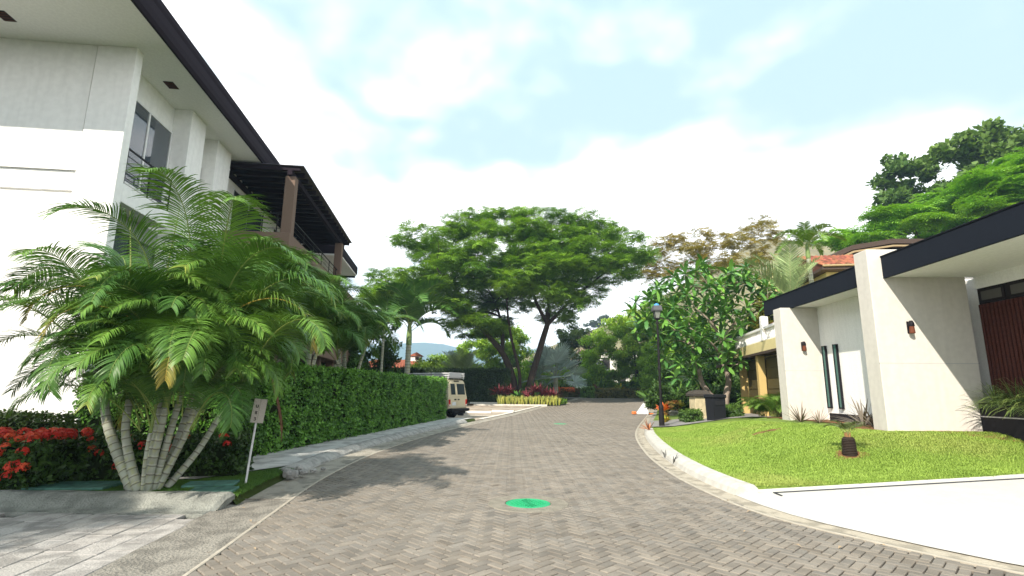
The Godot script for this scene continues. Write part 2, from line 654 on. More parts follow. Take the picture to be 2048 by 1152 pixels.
func make_road() -> void:
	var b := MB.new()
	var rows := []
	var z := 3.0
	while z >= -59.0:
		var row := []
		for k in 5:
			row.append(Vector3(lerpf(xl(z), xr(z), k / 4.0), gh(z) - 0.028, z))
		rows.append(row)
		z -= 0.5
	b.grid(rows)
	road = struct("road", b, mat("joint_sand", 0.022, 0.018, 0.015, 0.95, "speck", 3.0))
	const W := 0.1045
	var shape := paver_mesh(W - 0.0135, 2 * W - 0.0135, 0.035, 0.007).mesh()
	var stone := mat("paver_stone", 1, 1, 1, 0.9, "speck", 2.6, "blotch", 0.31, "bump", 0.6, true)
	var rest := []
	var tints := []
	var near := []
	for i in range(-20, 640):
		for j in range(-20, 640):
			var k := posmod(i - j, 4)
			if k == 1 or k == 3:
				continue
			var c := Vector2(i + 1.0, j + 0.5) if k == 0 else Vector2(i + 0.5, j)
			var x := (c.x - c.y) * W * 0.70711
			var zz := -2.6 - (c.x + c.y) * W * 0.70711
			if zz < -58.6 or x < -4.0 or x > 16.0:
				continue
			if x < xl(zz) - 0.03 or x > xr(zz) + 0.03:
				continue
			var skip := false
			for l in LIDS:
				if Vector2(x - l[0], zz - l[1]).length() < 0.49:
					skip = true
			if skip:
				continue
			# the long side lies along a or b
			var turn := -PI / 4 if k == 0 else PI / 4
			var bas := Basis(Vector3.UP, turn + rng.randf_range(-0.012, 0.012)) * Basis(Vector3.RIGHT, rng.randf_range(-0.012, 0.012)) * Basis(Vector3.BACK, rng.randf_range(-0.016, 0.016))
			var tf := Transform3D(bas, Vector3(x, gh(zz) + rng.randf_range(-0.0025, 0.0025), zz))
			var l := rng.randf_range(0.88, 1.11) * (1.0 + 0.12 * noise.get_noise_2d(x * 22, zz * 14))
			if rng.randf() < 0.06:
				l *= rng.randf_range(0.72, 0.85)
			var warm := rng.randf_range(-0.012, 0.02)
			var tint := Color(0.305 * l + warm, 0.273 * l + warm * 0.5, 0.233 * l)
			var rank := absf(zz + 4.6) + absf(x) * 0.12
			if zz < -4.55 and zz > -6.4 and absf(x) < 2.6:
				near.append([rank, tf, tint])
			else:
				rest.append(tf)
				tints.append(tint)
	near.sort_custom(func(p, q): return p[0] < q[0])
	var shades := []
	for k in 9:
		var m: StandardMaterial3D = stone.duplicate()
		var l := 0.8 + 0.045 * k
		m.vertex_color_use_as_albedo = false
		m.albedo_color = lin(0.305 * l + (k % 3) * 0.008, 0.273 * l + (k % 3) * 0.004, 0.233 * l)
		m.resource_name = "paver_stone"
		shades.append(m)
	for k in near.size():
		if k < 300:
			put("paver", shape, shades[rng.randi() % 9], road).transform = near[k][1]
		else:
			rest.append(near[k][1])
			tints.append(near[k][2])
	many("paver", shape, stone, road, rest, tints)
	# the far end, where the road turns off to both sides
	b = MB.new()
	rows = []
	for q in [-58.4, -61.0, -64.0]:
		var row := []
		for x in [2.0, 8.0, 14.0, 22.0, 40.0]:
			row.append(Vector3(x, gh(q) + 0.004, q))
		rows.append(row)
	b.grid(rows)
	struct("road", b, mat("far_paving", 0.3, 0.28, 0.25, 0.9, "grain", 1.5, "stain", 0.11))
	# manholes
	for k in 2:
		var at := Vector3(LIDS[k][0], gh(LIDS[k][1]), LIDS[k][1])
		var t := thing("manhole", ["green manhole cover with raised pattern in the middle of the near road", "small distant manhole cover with green paint further along the road"][k], "manhole cover", at, 0.4)
		var ring := MB.new()
		var pr := [Vector2(0.6, -0.02), Vector2(0.58, 0.006), Vector2(0.335, 0.007), Vector2(0.33, -0.03)]
		ring.lathe(pr, 20, Vector3.ZERO, true)
		part("surround", ring, mat("pale_mortar", 0.37, 0.335, 0.27, 0.95, "speck", 2.2, "blotch", 0.8, "bump", 1.0), t)
		var lid := MB.new()
		lid.lathe([Vector2(0.322, -0.03), Vector2(0.322, 0.003), Vector2(0.312, 0.009), Vector2(0.295, 0.009), Vector2(0.29, 0.004), Vector2(0.001, 0.004)], 48, Vector3.ZERO, true)
		var g := mat("green_paint", 0.02, 0.33, 0.14, 0.55, "soft", 4.0)
		var lo := part("cover", lid, g, t)
		if k == 0:
			var pat := MB.new()
			# four quarters of ribs laid in turned squares, as cast
			for q in 4:
				var rot := Transform3D(Basis(Vector3.UP, q * PI / 2), Vector3.ZERO)
				for r in 4:
					var d := 0.05 + 0.055 * r
					var half := sqrt(maxf(0.28 * 0.28 - d * d, 0.001)) * 0.72
					if q % 2 == 0:
						pat.obox(rot * Transform3D(Basis(), Vector3(d, 0.008, 0.0 + half * 0.15)), Vector3(0.009, 0.008, half * 0.8), 0.002)
					else:
						pat.obox(rot * Transform3D(Basis(Vector3.UP, 0.5), Vector3(d, 0.008, half * 0.2)), Vector3(0.009, 0.008, half * 0.55), 0.002)
			part("raised_pattern", pat, g, lo)

func make_kerbs() -> void:
	var conc := mat("concrete", 0.43, 0.40, 0.345, 0.92, "speck", 1.6, "stain", 0.35, "rough", 0.5)
	var rough := mat("rough_concrete", 0.36, 0.335, 0.29, 0.95, "speck", 1.1, "stain", 0.5, "rough", 1.0)
	var pale := mat("pale_concrete", 0.60, 0.58, 0.53, 0.9, "grain", 1.6, "blotch", 0.5, "rough", 0.4)
	var b := MB.new()
	sweep(b, XL, 2.5, -58.0, 0.35, [[-0.02, -0.02], [-0.018, 0.005], [0.0, 0.009], [0.018, 0.006], [0.03, -0.004]], -1.0)
	struct("left_paving_edge", b, mat("edge_strip", 0.5, 0.45, 0.37, 0.9, "grain", 3.0, "blotch", 0.8))
	b = MB.new()
	sweep(b, XR, 2.5, -58.0, 0.35, [[-0.03, -0.02], [-0.03, 0.006], [0.0, 0.01], [0.025, 0.006], [0.03, -0.004]], 1.0)
	struct("right_paving_edge", b, mat("edge_strip", 0.5, 0.45, 0.37, 0.9))
	b = MB.new()
	sweep(b, XL, 2.5, -8.2, 0.25, [[0.022, 0.002], [0.2, -0.006, 1.0], [0.42, -0.012, 1.0], [0.6, 0.0, 1.0], [0.8, 0.02, 1.0]], -1.0, 0.012)
	struct("left_gutter_apron", b, rough)
	b = MB.new()
	sweep(b, XL, -8.2, -58.0, 0.3, [[0.022, 0.002], [0.25, -0.012, 1.0], [0.5, -0.004, 1.0], [0.66, 0.0]], -1.0, 0.006)
	struct("left_gutter", b, mat("gutter_concrete", 0.5, 0.46, 0.39, 0.93, "speck", 1.2, "stain", 0.4, "rough", 0.6))
	# broken-edged kerb along the pavement
	b = MB.new()
	sweep(b, XL, -10.3, -27.0, 0.16, [[0.58, -0.03], [0.6, 0.04, 2.0], [0.66, 0.09, 1.4], [0.74, 0.125, 0.8], [0.85, 0.14, 0.4], [0.9, 0.13]], -1.0, 0.018)
	struct("left_kerb", b, mat("old_kerb", 0.55, 0.54, 0.51, 0.93, "speck", 1.3, "stain", 0.6, "rough", 0.9))
	b = MB.new()
	var rows := []
	var z := -9.0
	while z > -29.3:
		var row := []
		for k in 4:
			row.append(Vector3(lerpf(xl(z) - 0.87, xl(z) - 2.35, k / 3.0), lh(0, z) + 0.012, z))
		if z > -10.6:
			var cut := lerpf(0.95, 0.0, clampf((-z - 9.0) / 1.6, 0, 1))
			for k in 4:
				row[k] = Vector3(lerpf(xl(z) - 0.87 - cut, xl(z) - 2.75, k / 3.0), lh(0, z) + 0.012, z)
		rows.append(row)
		z -= 0.4
	b.grid(rows)
	var walk := struct("left_pavement", b, mat("pavement", 0.60, 0.60, 0.58, 0.9, "grain", 1.2, "stain", 0.33, "rough", 0.4))
	for q in [-10.9, -13.9, -17.1, -20.4, -23.6]:
		bx(walk, "joint", mat("joint_dark", 0.2, 0.2, 0.19, 0.95), xl(q) - 1.95, 0.13, q - 0.012, xl(q) - 0.9, 0.1435 + gh(q), q + 0.012)
	# stones broken off the end of the kerb
	for k in 6:
		var p: Vector3 = [Vector3(-3.92, 0.1, -9.85), Vector3(-3.83, 0.08, -10.2), Vector3(-4.08, 0.12, -10.05), Vector3(-3.8, 0.05, -10.62), Vector3(-4.0, 0.12, -10.42), Vector3(-3.72, 0.04, -10.95)][k]
		var r: float = [0.12, 0.08, 0.085, 0.055, 0.075, 0.045][k]
		var s := MB.new()
		stone(s, r, k)
		var o := single("kerb_stone", s, mat("old_kerb", 0, 0, 0), ["largest pale stone broken from the end of the left kerb", "middle-sized pale stone against the road side of the largest broken kerb stone", "flat stone on the grass behind the largest broken kerb stone", "small pale stone lying in the gutter past the broken kerb end", "pale lump joined to the start of the left kerb", "smallest chip of kerb stone lying furthest along the gutter"][k], "stone", p, "broken kerb stones")
		o.rotation.y = k * 1.3
	# right side
	b = MB.new()
	sweep(b, XR, 2.5, -58.0, 0.3, [[0.022, 0.002], [0.14, -0.012, 1.0], [0.3, 0.0, 1.0], [0.36, 0.01]], 1.0, 0.006)
	struct("right_gutter", b, mat("sunny_concrete", 0.56, 0.5, 0.4, 0.93, "speck", 1.4, "stain", 0.5, "rough", 0.5))
	b = MB.new()
	sweep(b, XR, -8.75, -22.2, 0.25, [[0.32, 0.0], [0.36, 0.09, 0.7], [0.42, 0.14, 0.7], [0.5, 0.16, 0.4], [0.66, 0.16, 0.4], [0.72, 0.1]], 1.0, 0.012)
	struct("right_kerb", b, pale)
	b = MB.new()
	sweep(b, XR, -22.2, -57.5, 0.4, [[0.32, 0.0], [0.36, 0.06], [0.42, 0.09], [0.66, 0.09], [0.72, 0.05]], 1.0)
	struct("right_kerb_far", b, conc)
	# bays for parked cars on the left
	b = MB.new()
	rows = []
	z = -28.0
	while z > -52.0:
		var row := []
		for k in 5:
			row.append(Vector3(lerpf(xl(z) - 0.64, -22.0, k / 4.0), gh(z) + 0.02 + 0.0001 * k, z))
		rows.append(row)
		z -= 1.0
	b.grid(rows)
	var bay := struct("parking_bays", b, mat("bay_paving", 0.47, 0.39, 0.31, 0.92, "grain", 1.5, "stain", 0.2))
	for l in [[-34.0, -9.0, 0.6], [-38.2, -9.0, 2.4], [-42.4, -9.0, 3.2], [-29.2, -9.0, -1.2]]:
		var s := MB.new()
		var za: float = l[0]
		var x1: float = xl(za) - 0.75
		s.box(Vector3(-9.0, gh(za) + 0.022, za - 0.09), Vector3(x1, gh(za) + 0.03, za + 0.09))
		part("bay_line", s, mat("white_road_paint", 0.78, 0.76, 0.7, 0.8, "grain", 2.0), bay)
	var s2 := MB.new()
	sweep(s2, XL, -30.0, -46.0, 0.5, [[0.72, 0.02], [0.74, 0.034], [0.95, 0.034], [0.97, 0.02]], -1.0)
	part("bay_line", s2, mat("white_road_paint", 0, 0, 0), bay)
	for k in 3:
		var p: Vector3 = [Vector3(-2.3, 0, -36.3), Vector3(-0.55, 0, -37.6), Vector3(-2.1, 0, -48.6)][k]
		var w := MB.new()
		var len: float = [0.95, 0.8, 1.6][k]
		w.prism(PackedVector2Array([Vector2(-0.13, 0), Vector2(0.13, 0), Vector2(0.08, 0.14), Vector2(-0.08, 0.14)]), -len, len)
		var o := single("wheel_stop", w, mat("white_road_paint", 0, 0, 0), ["white concrete wheel stop behind the parked off-road car", "short white wheel stop tilted beside the one behind the off-road car", "long white wheel stop at the foot of the far dark hedge"][k], "wheel stop", p + Vector3(0, gh(p.z) + 0.03, 0), "wheel stops")
		o.rotation.y = [1.62, 1.25, 1.57][k]
	# raised bed edge under the big tree
	b = MB.new()
	b.box(Vector3(-3.2, gh(-46.0) - 0.1, -46.25), Vector3(3.1, gh(-46.0) + 0.15, -46.0), 0.03)
	b.box(Vector3(2.85, gh(-46.0) - 0.1, -52.0), Vector3(3.1, gh(-46.0) + 0.15, -46.26), 0.03)
	struct("bed_kerb", b, mat("white_kerb", 0.68, 0.64, 0.57, 0.9, "grain", 2.0, "blotch", 0.6))
	b = MB.new()
	b.box(Vector3(-9.0, 0.0, -58.0), Vector3(3.0, gh(-46.0) + 0.1, -46.24))
	struct("bed_soil", b, mat("bed_earth", 0.08, 0.055, 0.035, 0.95, "speck", 2.0))

func stone(s: MB, r: float, k: int) -> void:
	var rows := []
	for i in 7:
		var row := []
		for j in 11:
			var a := PI * i / 6.0
			var g := TAU * j / 10.0
			var d := Vector3(sin(a) * cos(g), cos(a), sin(a) * sin(g))
			var q: float = 1.0 + 0.5 * noise.get_noise_3d(d.x * 40 + k * 50, d.y * 40, d.z * 40)
			row.append(Vector3(d.x * 1.25, d.y * 0.7, d.z) * r * q)
		rows.append(row)
	for i in 6:
		for j in 10:
			s.face([rows[i][j], rows[i + 1][j], rows[i + 1][j + 1], rows[i][j + 1]], Vector3.ZERO)

func make_left_drive() -> void:
	var b := MB.new()
	b.grid([[Vector3(-16, -0.03, 3), Vector3(-2.7, -0.03, 3)], [Vector3(-16, -0.03, -7.4), Vector3(-3.5, -0.03, -7.4)]])
	var drive := struct("left_driveway", b, mat("drive_bed", 0.13, 0.12, 0.105, 0.95, "speck", 2.0))
	var slabs := []
	for k in 7:
		var m := mat("slab_%d" % k, 0.40 + 0.022 * (k % 4), 0.38 + 0.02 * (k % 4), 0.355 + 0.02 * (k % 4), 0.88, "grain", 1.4, "stain", 0.45, "rough", 0.5)
		slabs.append(m)
	# long joints run away from the camera, a little to the left
	var u := Vector3(-0.095, 0, -0.9955)
	var v := Vector3(0.9955, 0, -0.095)
	var n := 0
	for col in 24:
		var off := -0.02 - col * 0.285
		var d := rng.randf() * 0.3
		while d < 4.1:
			var l: float = [0.29, 0.29, 0.44, 0.58][rng.randi() % 4]
			var c := Vector3(-3.62, 0, -3.6) + v * off + u * (d + l / 2)
			d += l
			if c.z - l / 2 < -7.34:
				continue
			if c.x + 0.14 > xl(c.z) - 0.76:
				continue
			var o := paver_mesh(0.285 - rng.randf_range(0.006, 0.016), l - rng.randf_range(0.005, 0.012), 0.04, 0.006)
			var p := part("slab", o, slabs[rng.randi() % 7], drive)
			p.transform = Transform3D(Basis(v, Vector3.UP, -u) * Basis(Vector3.RIGHT, rng.randf_range(-0.006, 0.006)), c + Vector3(0, 0.02 + rng.randf_range(-0.003, 0.004), 0))
			n += 1
	# rolled kerb across the end of the drive
	b = MB.new()
	var pr := [Vector2(-0.02, -0.03), Vector2(-0.02, 0.03), Vector2(0.14, 0.034), Vector2(0.2, 0.05), Vector2(0.42, 0.15), Vector2(0.5, 0.172), Vector2(0.66, 0.172), Vector2(0.7, 0.1)]
	var rows := []
	for i in 61:
		var x := lerpf(-3.86, -16.0, pow(i / 60.0, 1.3))
		var row := []
		for p in pr:
			var w: float = 0.012 if p.y > 0.03 else 0.004
			var end := 0.04 if i == 0 else 0.0
			row.append(Vector3(x + noise.get_noise_2d(p.x * 300, 7) * end, p.y + noise.get_noise_2d(x * 70, p.x * 90) * w * 1.6 - end, -7.12 - p.x + noise.get_noise_2d(x * 60, 30 + p.x * 60) * w))
		rows.append(row)
	for i in 60:
		for j in pr.size() - 1:
			var a: Vector3 = rows[i][j]
			b.face([a, rows[i + 1][j], rows[i + 1][j + 1], rows[i][j + 1]], a + Vector3(0, -1, -0.5))
	var endcap := []
	for j in pr.size():
		endcap.append(rows[0][j])
	b.face(endcap, Vector3(-6, 0, -7.4))
	struct("drive_kerb", b, mat("mossy_kerb", 0.36, 0.37, 0.33, 0.93, "speck", 1.2, "stain", 0.5, "rough", 0.9))

func make_right_bank() -> void:
	var b := MB.new()
	var rows := []
	var skirt := []
	for k in 22:
		skirt.append(Vector3(xr(-8.92) + 0.64 + (k * 0.35 if k < 15 else 4.9 + pow(k - 14.0, 1.7) * 0.7), -0.05, -8.92))
	rows.append(skirt)
	var z := -8.925
	while z > -62.0:
		var row := []
		for k in 22:
			var x := xr(z) + 0.64 + (k * 0.35 if k < 15 else 4.9 + pow(k - 14.0, 1.7) * 0.7)
			row.append(Vector3(x, rh(x, z), z))
		rows.append(row)
		z -= 0.35 if z > -24.0 else 1.2
	b.grid(rows)
	struct("lawn", b, mat("lawn_turf", 0.2, 0.3, 0.045, 0.95, "speck", 1.3, "blotch", 0.25, "rough", 0.6))
	# pale drive of the modern house
	b = MB.new()
	rows = []
	for i in 10:
		var q := lerpf(-8.92, -4.5, i / 9.0)
		var row := []
		for k in 12:
			var x := xr(q) + 0.33 + k * 0.75
			row.append(Vector3(x, 0.012 + 0.062 * maxf(x - xr(q) - 0.33, 0.0), q))
		rows.append(row)
	b.grid(rows)
	var dr := struct("right_driveway", b, mat("white_concrete", 0.53, 0.515, 0.48, 0.85, "soft", 1.2, "soft", 0.21))
	b = MB.new()
	for k in 24:
		var x := 4.15 + k * 0.34
		var y := 0.012 + 0.062 * maxf(x - xr(-8.72) - 0.33, 0.0)
		b.obox(frame_tf(Vector3(x + 0.17, y + 0.022, -8.72), Vector3(1, 0.062, 0), Vector3.UP), Vector3(0.171, 0.004, 0.012))
	b.obox(frame_tf(Vector3(4.15, 0.062, -8.6), Vector3(0, 0, 1), Vector3.UP), Vector3(0.13, 0.004, 0.012))
	part("drain_slot", b, mat("slot_dark", 0.03, 0.03, 0.04, 0.7), dr)
	b = MB.new()
	for k in 24:
		var x := 3.85 + k * 0.36
		var y := 0.012 + 0.062 * maxf(x - xr(-8.9) - 0.33, 0.0)
		b.obox(frame_tf(Vector3(x + 0.18, y + 0.01, -8.93), Vector3(1, 0.062, 0), Vector3.UP), Vector3(0.18, 0.03, 0.04), 0.006)
	part("edge_band", b, mat("white_concrete", 0, 0, 0), dr)
	b = MB.new()
	b.grid([[Vector3(5.2, 0.03, -4.35), Vector3(7.5, 0.12, -4.6)], [Vector3(5.5, 0.03, -3.2), Vector3(8.5, 0.12, -2.6)]])
	struct("grass_corner", b, mat("lawn_turf", 0, 0, 0))
	# bare ground along the house wall
	b = MB.new()
	rows = []
	for i in 30:
		var q := lerpf(-10.4, -18.2, i / 29.0)
		var e := 0.12 * sin(i * 1.7) + 0.09 * sin(i * 3.1)
		var row := []
		for k in 5:
			var x := lerpf(7.75 + e + (0.9 if q < -13.0 else 0.0), 12.0, k / 4.0)
			if q > -11.8:
				x = lerpf(8.6 + e + (q + 11.8) * 1.5, 12.0, k / 4.0)
			row.append(Vector3(x, rh(x, q) + 0.015, q))
		rows.append(row)
	b.grid(rows)
	struct("soil_strip", b, mat("dry_mulch", 0.27, 0.13, 0.05, 0.95, "speck", 2.0, "blotch", 0.6, "rough", 1.0))
	# drive of the yellow house
	b = MB.new()
	rows = []
	for i in 9:
		var q := lerpf(-22.6, -27.4, i / 8.0)
		var row := []
		for k in 9:
			var x := lerpf(xr(q) + 0.5, 14.5, k / 8.0)
			row.append(Vector3(x, rh(x, q) + 0.03, q))
		rows.append(row)
	b.grid(rows)
	struct("far_driveway", b, mat("grey_drive", 0.3, 0.29, 0.28, 0.9, "grain", 1.0, "blotch", 0.3))
	# patch of bare earth in the lawn
	for d in [[6.9, -14.6, 0.5, 0.22], [6.55, -10.55, 0.3, 0.24]]:
		b = MB.new()
		rows = []
		for i in 5:
			var row := []
			for k in 17:
				var a := TAU * k / 16.0
				var r: float = (1.0 + 0.18 * sin(a * 3.0)) * i / 4.0
				var x: float = d[0] + cos(a) * r * d[2]
				var q: float = d[1] + sin(a) * r * d[3]
				row.append(Vector3(x, rh(x, q) + 0.012, q))
			rows.append(row)
		b.grid(rows)
		struct("bare_patch", b, mat("dry_mulch", 0, 0, 0))
	grass_blades()

func grass_blades() -> void:
	var b := MB.new()
	for k in 14:
		var a := rng.randf() * TAU
		var o := Vector3(rng.randf_range(-0.05, 0.05), 0, rng.randf_range(-0.05, 0.05))
		var d := Vector3(cos(a) * 0.5, 1, sin(a) * 0.5).normalized()
		var l := rng.randf_range(0.025, 0.05)
		b.ribbon([o, o + d * l * 0.6, o + d * l + Vector3(cos(a), -0.25, sin(a)) * l * 0.3], [0.006, 0.005, 0.0], Vector3(-sin(a), 0, cos(a)))
	var tuft := b.mesh()
	var at := []
	var tints := []
	while at.size() < 34000:
		var z := -8.95 - pow(rng.randf(), 1.35) * 13.2
		var x := xr(z) + 0.66 + rng.randf() * 8.0
		if z < -11.6 and x > 8.0 or x > 10.6:
			continue
		if Vector2((x - 6.9) / 0.5, (z + 14.6) / 0.22).length() < 0.9 or Vector2(x - 6.55, z + 10.55).length() < 0.2:
			continue
		var g := noise.get_noise_2d(x * 40, z * 40) * 0.9 + rng.randf_range(-0.3, 0.3)
		var dry := clampf(noise.get_noise_2d(x * 13 + 500, z * 13) * 2.2 - 0.35 + rng.randf_range(-0.3, 0.3), 0.0, 0.8)
		at.append(Transform3D(rand_basis(0.25, rng.randf_range(0.7, 1.2)), Vector3(x, rh(x, z) - 0.004, z)))
		tints.append(Color(0.265 + 0.06 * g, 0.39 + 0.07 * g, 0.065 + 0.016 * g).lerp(Color(0.4, 0.4, 0.12), dry * 0.5))
	var lawn := many("lawn_grass", tuft, leafmat("grass_leaf", 1, 1, 1, 0.6, 0.4), self, at, tints)
	lawn.set_meta("label", "short bright green grass growing over the lawn mound")
	lawn.set_meta("category", "grass")
	at = []
	tints = []
	while at.size() < 7000:
		var z := rng.randf_range(-7.8, -10.4)
		var x := rng.randf_range(-8.5, -3.75)
		if z < -9.0 and x < lerpf(xl(z) - 1.8, xl(z) - 0.8, clampf((-z - 9.0) / 1.6, 0, 1)):
			continue
		if x > xl(z) - 0.68:
			continue
		var g := rng.randf_range(-0.3, 0.3) + noise.get_noise_2d(x * 50, z * 50)
		at.append(Transform3D(rand_basis(0.25, rng.randf_range(0.6, 1.0)), Vector3(x, lh(x, z) - 0.02, z)))
		tints.append(Color(0.07 + 0.02 * g, 0.155 + 0.04 * g, 0.02))
	var lg := many("verge_grass", tuft, leafmat("grass_leaf", 0, 0, 0), self, at, tints)
	lg.set_meta("label", "short dark green grass of the verge around the clump palm")
	lg.set_meta("category", "grass")

# ---------------------------------------------------------------- buildings
func window_in(t: Node3D, x: float, y0: float, y1: float, z0: float, z1: float, mullions: Array, fm: Material, gm: Material, back: Material, face := 1.0, deep := 0.05) -> void:
	# a window lying in a wall that faces +x (face 1) or -x (face -1)
	var w := MB.new()
	var a := minf(z0, z1)
	var c := maxf(z0, z1)
	var f := 0.05
	var xa := x
	var xb := x + deep * face
	w.box(Vector3(xa, y0, a), Vector3(xb, y0 + f, c))
	w.box(Vector3(xa, y1 - f, a), Vector3(xb, y1, c))
	w.box(Vector3(xa, y0 + f, a), Vector3(xb, y1 - f, a + f))
	w.box(Vector3(xa, y0 + f, c - f), Vector3(xb, y1 - f, c))
	for m in mullions:
		w.box(Vector3(xa, y0 + f, m - 0.03), Vector3(xb, y1 - f, m + 0.03))
	var fr := part("window", w, fm, t)
	var edges := [a + f]
	for m in mullions:
		edges.append(m - 0.03)
		edges.append(m + 0.03)
	edges.append(c - f)
	edges.sort()
	for k in range(0, edges.size(), 2):
		bx(fr, "pane", gm, x + 0.02 * face, y0 + f, edges[k], x + 0.026 * face, y1 - f, edges[k + 1])
	bx(fr, "blind", back, x + 0.003 * face, y0 + 0.01, a + 0.01, x + 0.006 * face, y1 - 0.01, c - 0.01)

func make_left_building() -> void:
	var white := mat("white_stucco", 0.87, 0.865, 0.845, 0.9, "soft", 0.4, "streak", 0.5, "bump", 0.04)
	var brown := mat("brown_render", 0.17, 0.115, 0.085, 0.85, "soft", 2.0)
	var dark := mat("dark_fascia", 0.02, 0.014, 0.021, 0.75, "soft", 1.5, "streak", 0.7)
	var iron := mat("black_iron", 0.015, 0.014, 0.016, 0.45)
	var soff := mat("soffit_white", 0.82, 0.815, 0.80, 0.9, "soft", 1.0)
	var frame := mat("window_frame", 0.78, 0.78, 0.78, 0.5)
	var glass := StandardMaterial3D.new()
	glass.resource_name = "window_glass"
	glass.albedo_color = Color(0.4, 0.45, 0.5, 0.25)
	glass.transparency = BaseMaterial3D.TRANSPARENCY_ALPHA
	glass.roughness = 0.03
	glass.metallic_specular = 0.5
	M.glass = glass
	var gloom := mat("dark_curtain", 0.035, 0.033, 0.034, 0.8, "soft", 3.0)
	var t := thing("apartment_building", "three-storey white apartment building with dark eaves and brown pergola terrace on the left", "building", Vector3(-10.01, 0, -12.5), deg_to_rad(7.15))
	bx(t, "wall", white, -14, 0, -8.3, -0.57, 10.46, -0.2)
	bx(t, "wall", white, -14, 0, -30, -0.57, 10.46, -8.3)
	bx(t, "wall", white, -14, 6.95, -0.2, -1.0, 10.46, -0.04)
	bx(t, "wall", white, -14, 6.43, -0.2, -0.97, 6.946, -0.09)
	bx(t, "wall", white, -14, 0, -0.2, -0.97, 6.36, -0.09)
	bx(t, "pilaster", white, -0.97, 0, -0.3, 0.0, 10.46, 0.0, 0.01)
	bx(t, "pilaster", white, -0.58, 0, -4.2, -0.01, 10.46, -3.2, 0.01)
	bx(t, "pilaster", white, -0.58, 0, -6.5, -0.06, 10.46, -5.3, 0.01)
	window_in(t, -0.57, 7.12, 9.62, -3.18, -0.6, [-1.9], frame, glass, gloom)
	window_in(t, -0.57, 8.75, 9.4, -5.82, -5.2, [], frame, glass, gloom)
	window_in(t, -0.57, 7.56, 9.75, -11.8, -8.2, [-10.0], frame, glass, gloom)
	window_in(t, -0.57, 4.02, 6.3, -11.8, -8.2, [-10.0], frame, glass, gloom)
	window_in(t, -0.57, 7.56, 9.7, -16.6, -13.4, [-15.0], frame, glass, gloom)
	window_in(t, -0.57, 4.02, 6.3, -16.6, -13.4, [-15.0], frame, glass, gloom)
	bx(t, "balcony_slab", white, -0.57, 6.27, -2.6, -0.004, 6.77, -0.3, 0.01)
	bx(t, "recess_panel", mat("grey_render", 0.3, 0.32, 0.29, 0.9, "soft", 1.5), -0.57, 2.9, -3.2, -0.545, 6.27, -0.3)
	window_in(t, -0.545, 3.4, 5.75, -3.1, -0.4, [-1.8], mat("dark_frame", 0.03, 0.03, 0.03, 0.5), glass, gloom)
	# balcony railing
	var rail := bx(t, "balcony_railing", iron, -0.05, 7.72, -2.56, -0.01, 7.76, -0.3)
	for k in 4:
		bx(rail, "bar", iron, -0.035, 6.93 + k * 0.2, -2.54, -0.018, 6.947 + k * 0.2, -0.3)
	for q in [-2.55, -1.45, -0.34]:
		bx(rail, "post", iron, -0.045, 6.77, q, -0.012, 7.72, q + 0.03)
	for k in 5:
		bx(rail, "bar", iron, -0.55, 6.93 + k * 0.2, -2.55, -0.045, 6.947 + k * 0.2, -2.53)
	# main roof with its rounded dark eaves
	var roof := bx(t, "roof", soff, -14, 10.46, -8.9, 0.85, 10.6, 2.14)
	bx(roof, "roof_deck", dark, -14, 10.6, -30, 0.8, 11.2, 2.1)
	var e := MB.new()
	var pr := PackedVector2Array([Vector2(0.85, 10.43), Vector2(0.91, 10.44), Vector2(0.955, 10.54), Vector2(0.965, 10.72), Vector2(0.95, 10.96), Vector2(0.975, 11.06), Vector2(0.97, 11.2), Vector2(0.93, 11.26), Vector2(0.85, 11.26)])
	e.prism(pr, -8.9, 2.25)
	part("eaves_gutter", e, dark, roof)
	e = MB.new()
	e.prism(pr, -14, 0.97, Transform3D(Basis(Vector3(0, 0, 1), Vector3(0, 1, 0), Vector3(1, 0, 0)), Vector3(0, 0, 1.3)))
	part("eaves_gutter", e, dark, roof)
	for q in [[0.0, -1.75], [-2.55, 0.88]]:
		var ve := bx(roof, "soffit_vent", iron, q[0] - 0.14, 10.452, q[1] - 0.2, q[0] + 0.14, 10.458, q[1] + 0.2)
		for k in 4:
			bx(ve, "slat", mat("vent_brown", 0.10, 0.05, 0.04, 0.7), q[0] - 0.13, 10.438, q[1] - 0.17 + k * 0.095, q[0] + 0.13, 10.45, q[1] - 0.125 + k * 0.095)
	bx(roof, "far_roof", soff, -14, 9.72, -25, 1.75, 9.82, -19.0)
	bx(roof, "far_roof_edge", dark, -14, 9.82, -25, 1.8, 10.35, -19.0)
	# pergola: rafters under smoked sheets, on a beam and two brown posts
	var pg := bx(t, "pergola_beam", dark, 1.9, 9.98, -18.3, 2.08, 10.19, -7.0)
	bx(pg, "wall_plate", dark, -0.57, 9.98, -18.3, -0.45, 10.19, -7.05)
	for k in 18:
		var q := -7.12 - k * 0.655
		bx(t, "rafter", dark, -0.56, 10.19, q - 0.05, 2.36, 10.36, q + 0.05, 0.006)
	var sheet := leafmat("smoked_sheet", 0.13, 0.12, 0.16, 0.5, 0.9)
	for k in 5:
		bx(t, "cover_sheet", sheet, -0.56, 10.365, -7.0 - (k + 1) * 2.28 + 0.012, 2.5, 10.39, -7.0 - k * 2.28)
	for q in [-7.35, -17.2]:
		bx(t, "post", brown, 1.79, 7.55, q - 0.2, 2.19, 9.98, q + 0.2, 0.015)
	for q in [-7.35, -14.7, -18.0]:
		bx(t, "post", brown, 1.6, 0.1, q - 0.2, 2.0, 6.85, q + 0.2, 0.015)
	bx(t, "terrace_slab", brown, -0.57, 6.85, -22.0, 2.24, 7.55, -6.9, 0.02)
	bx(t, "terrace_slab", brown, -0.57, 3.15, -21.6, 2.3, 4.0, -6.9, 0.02)
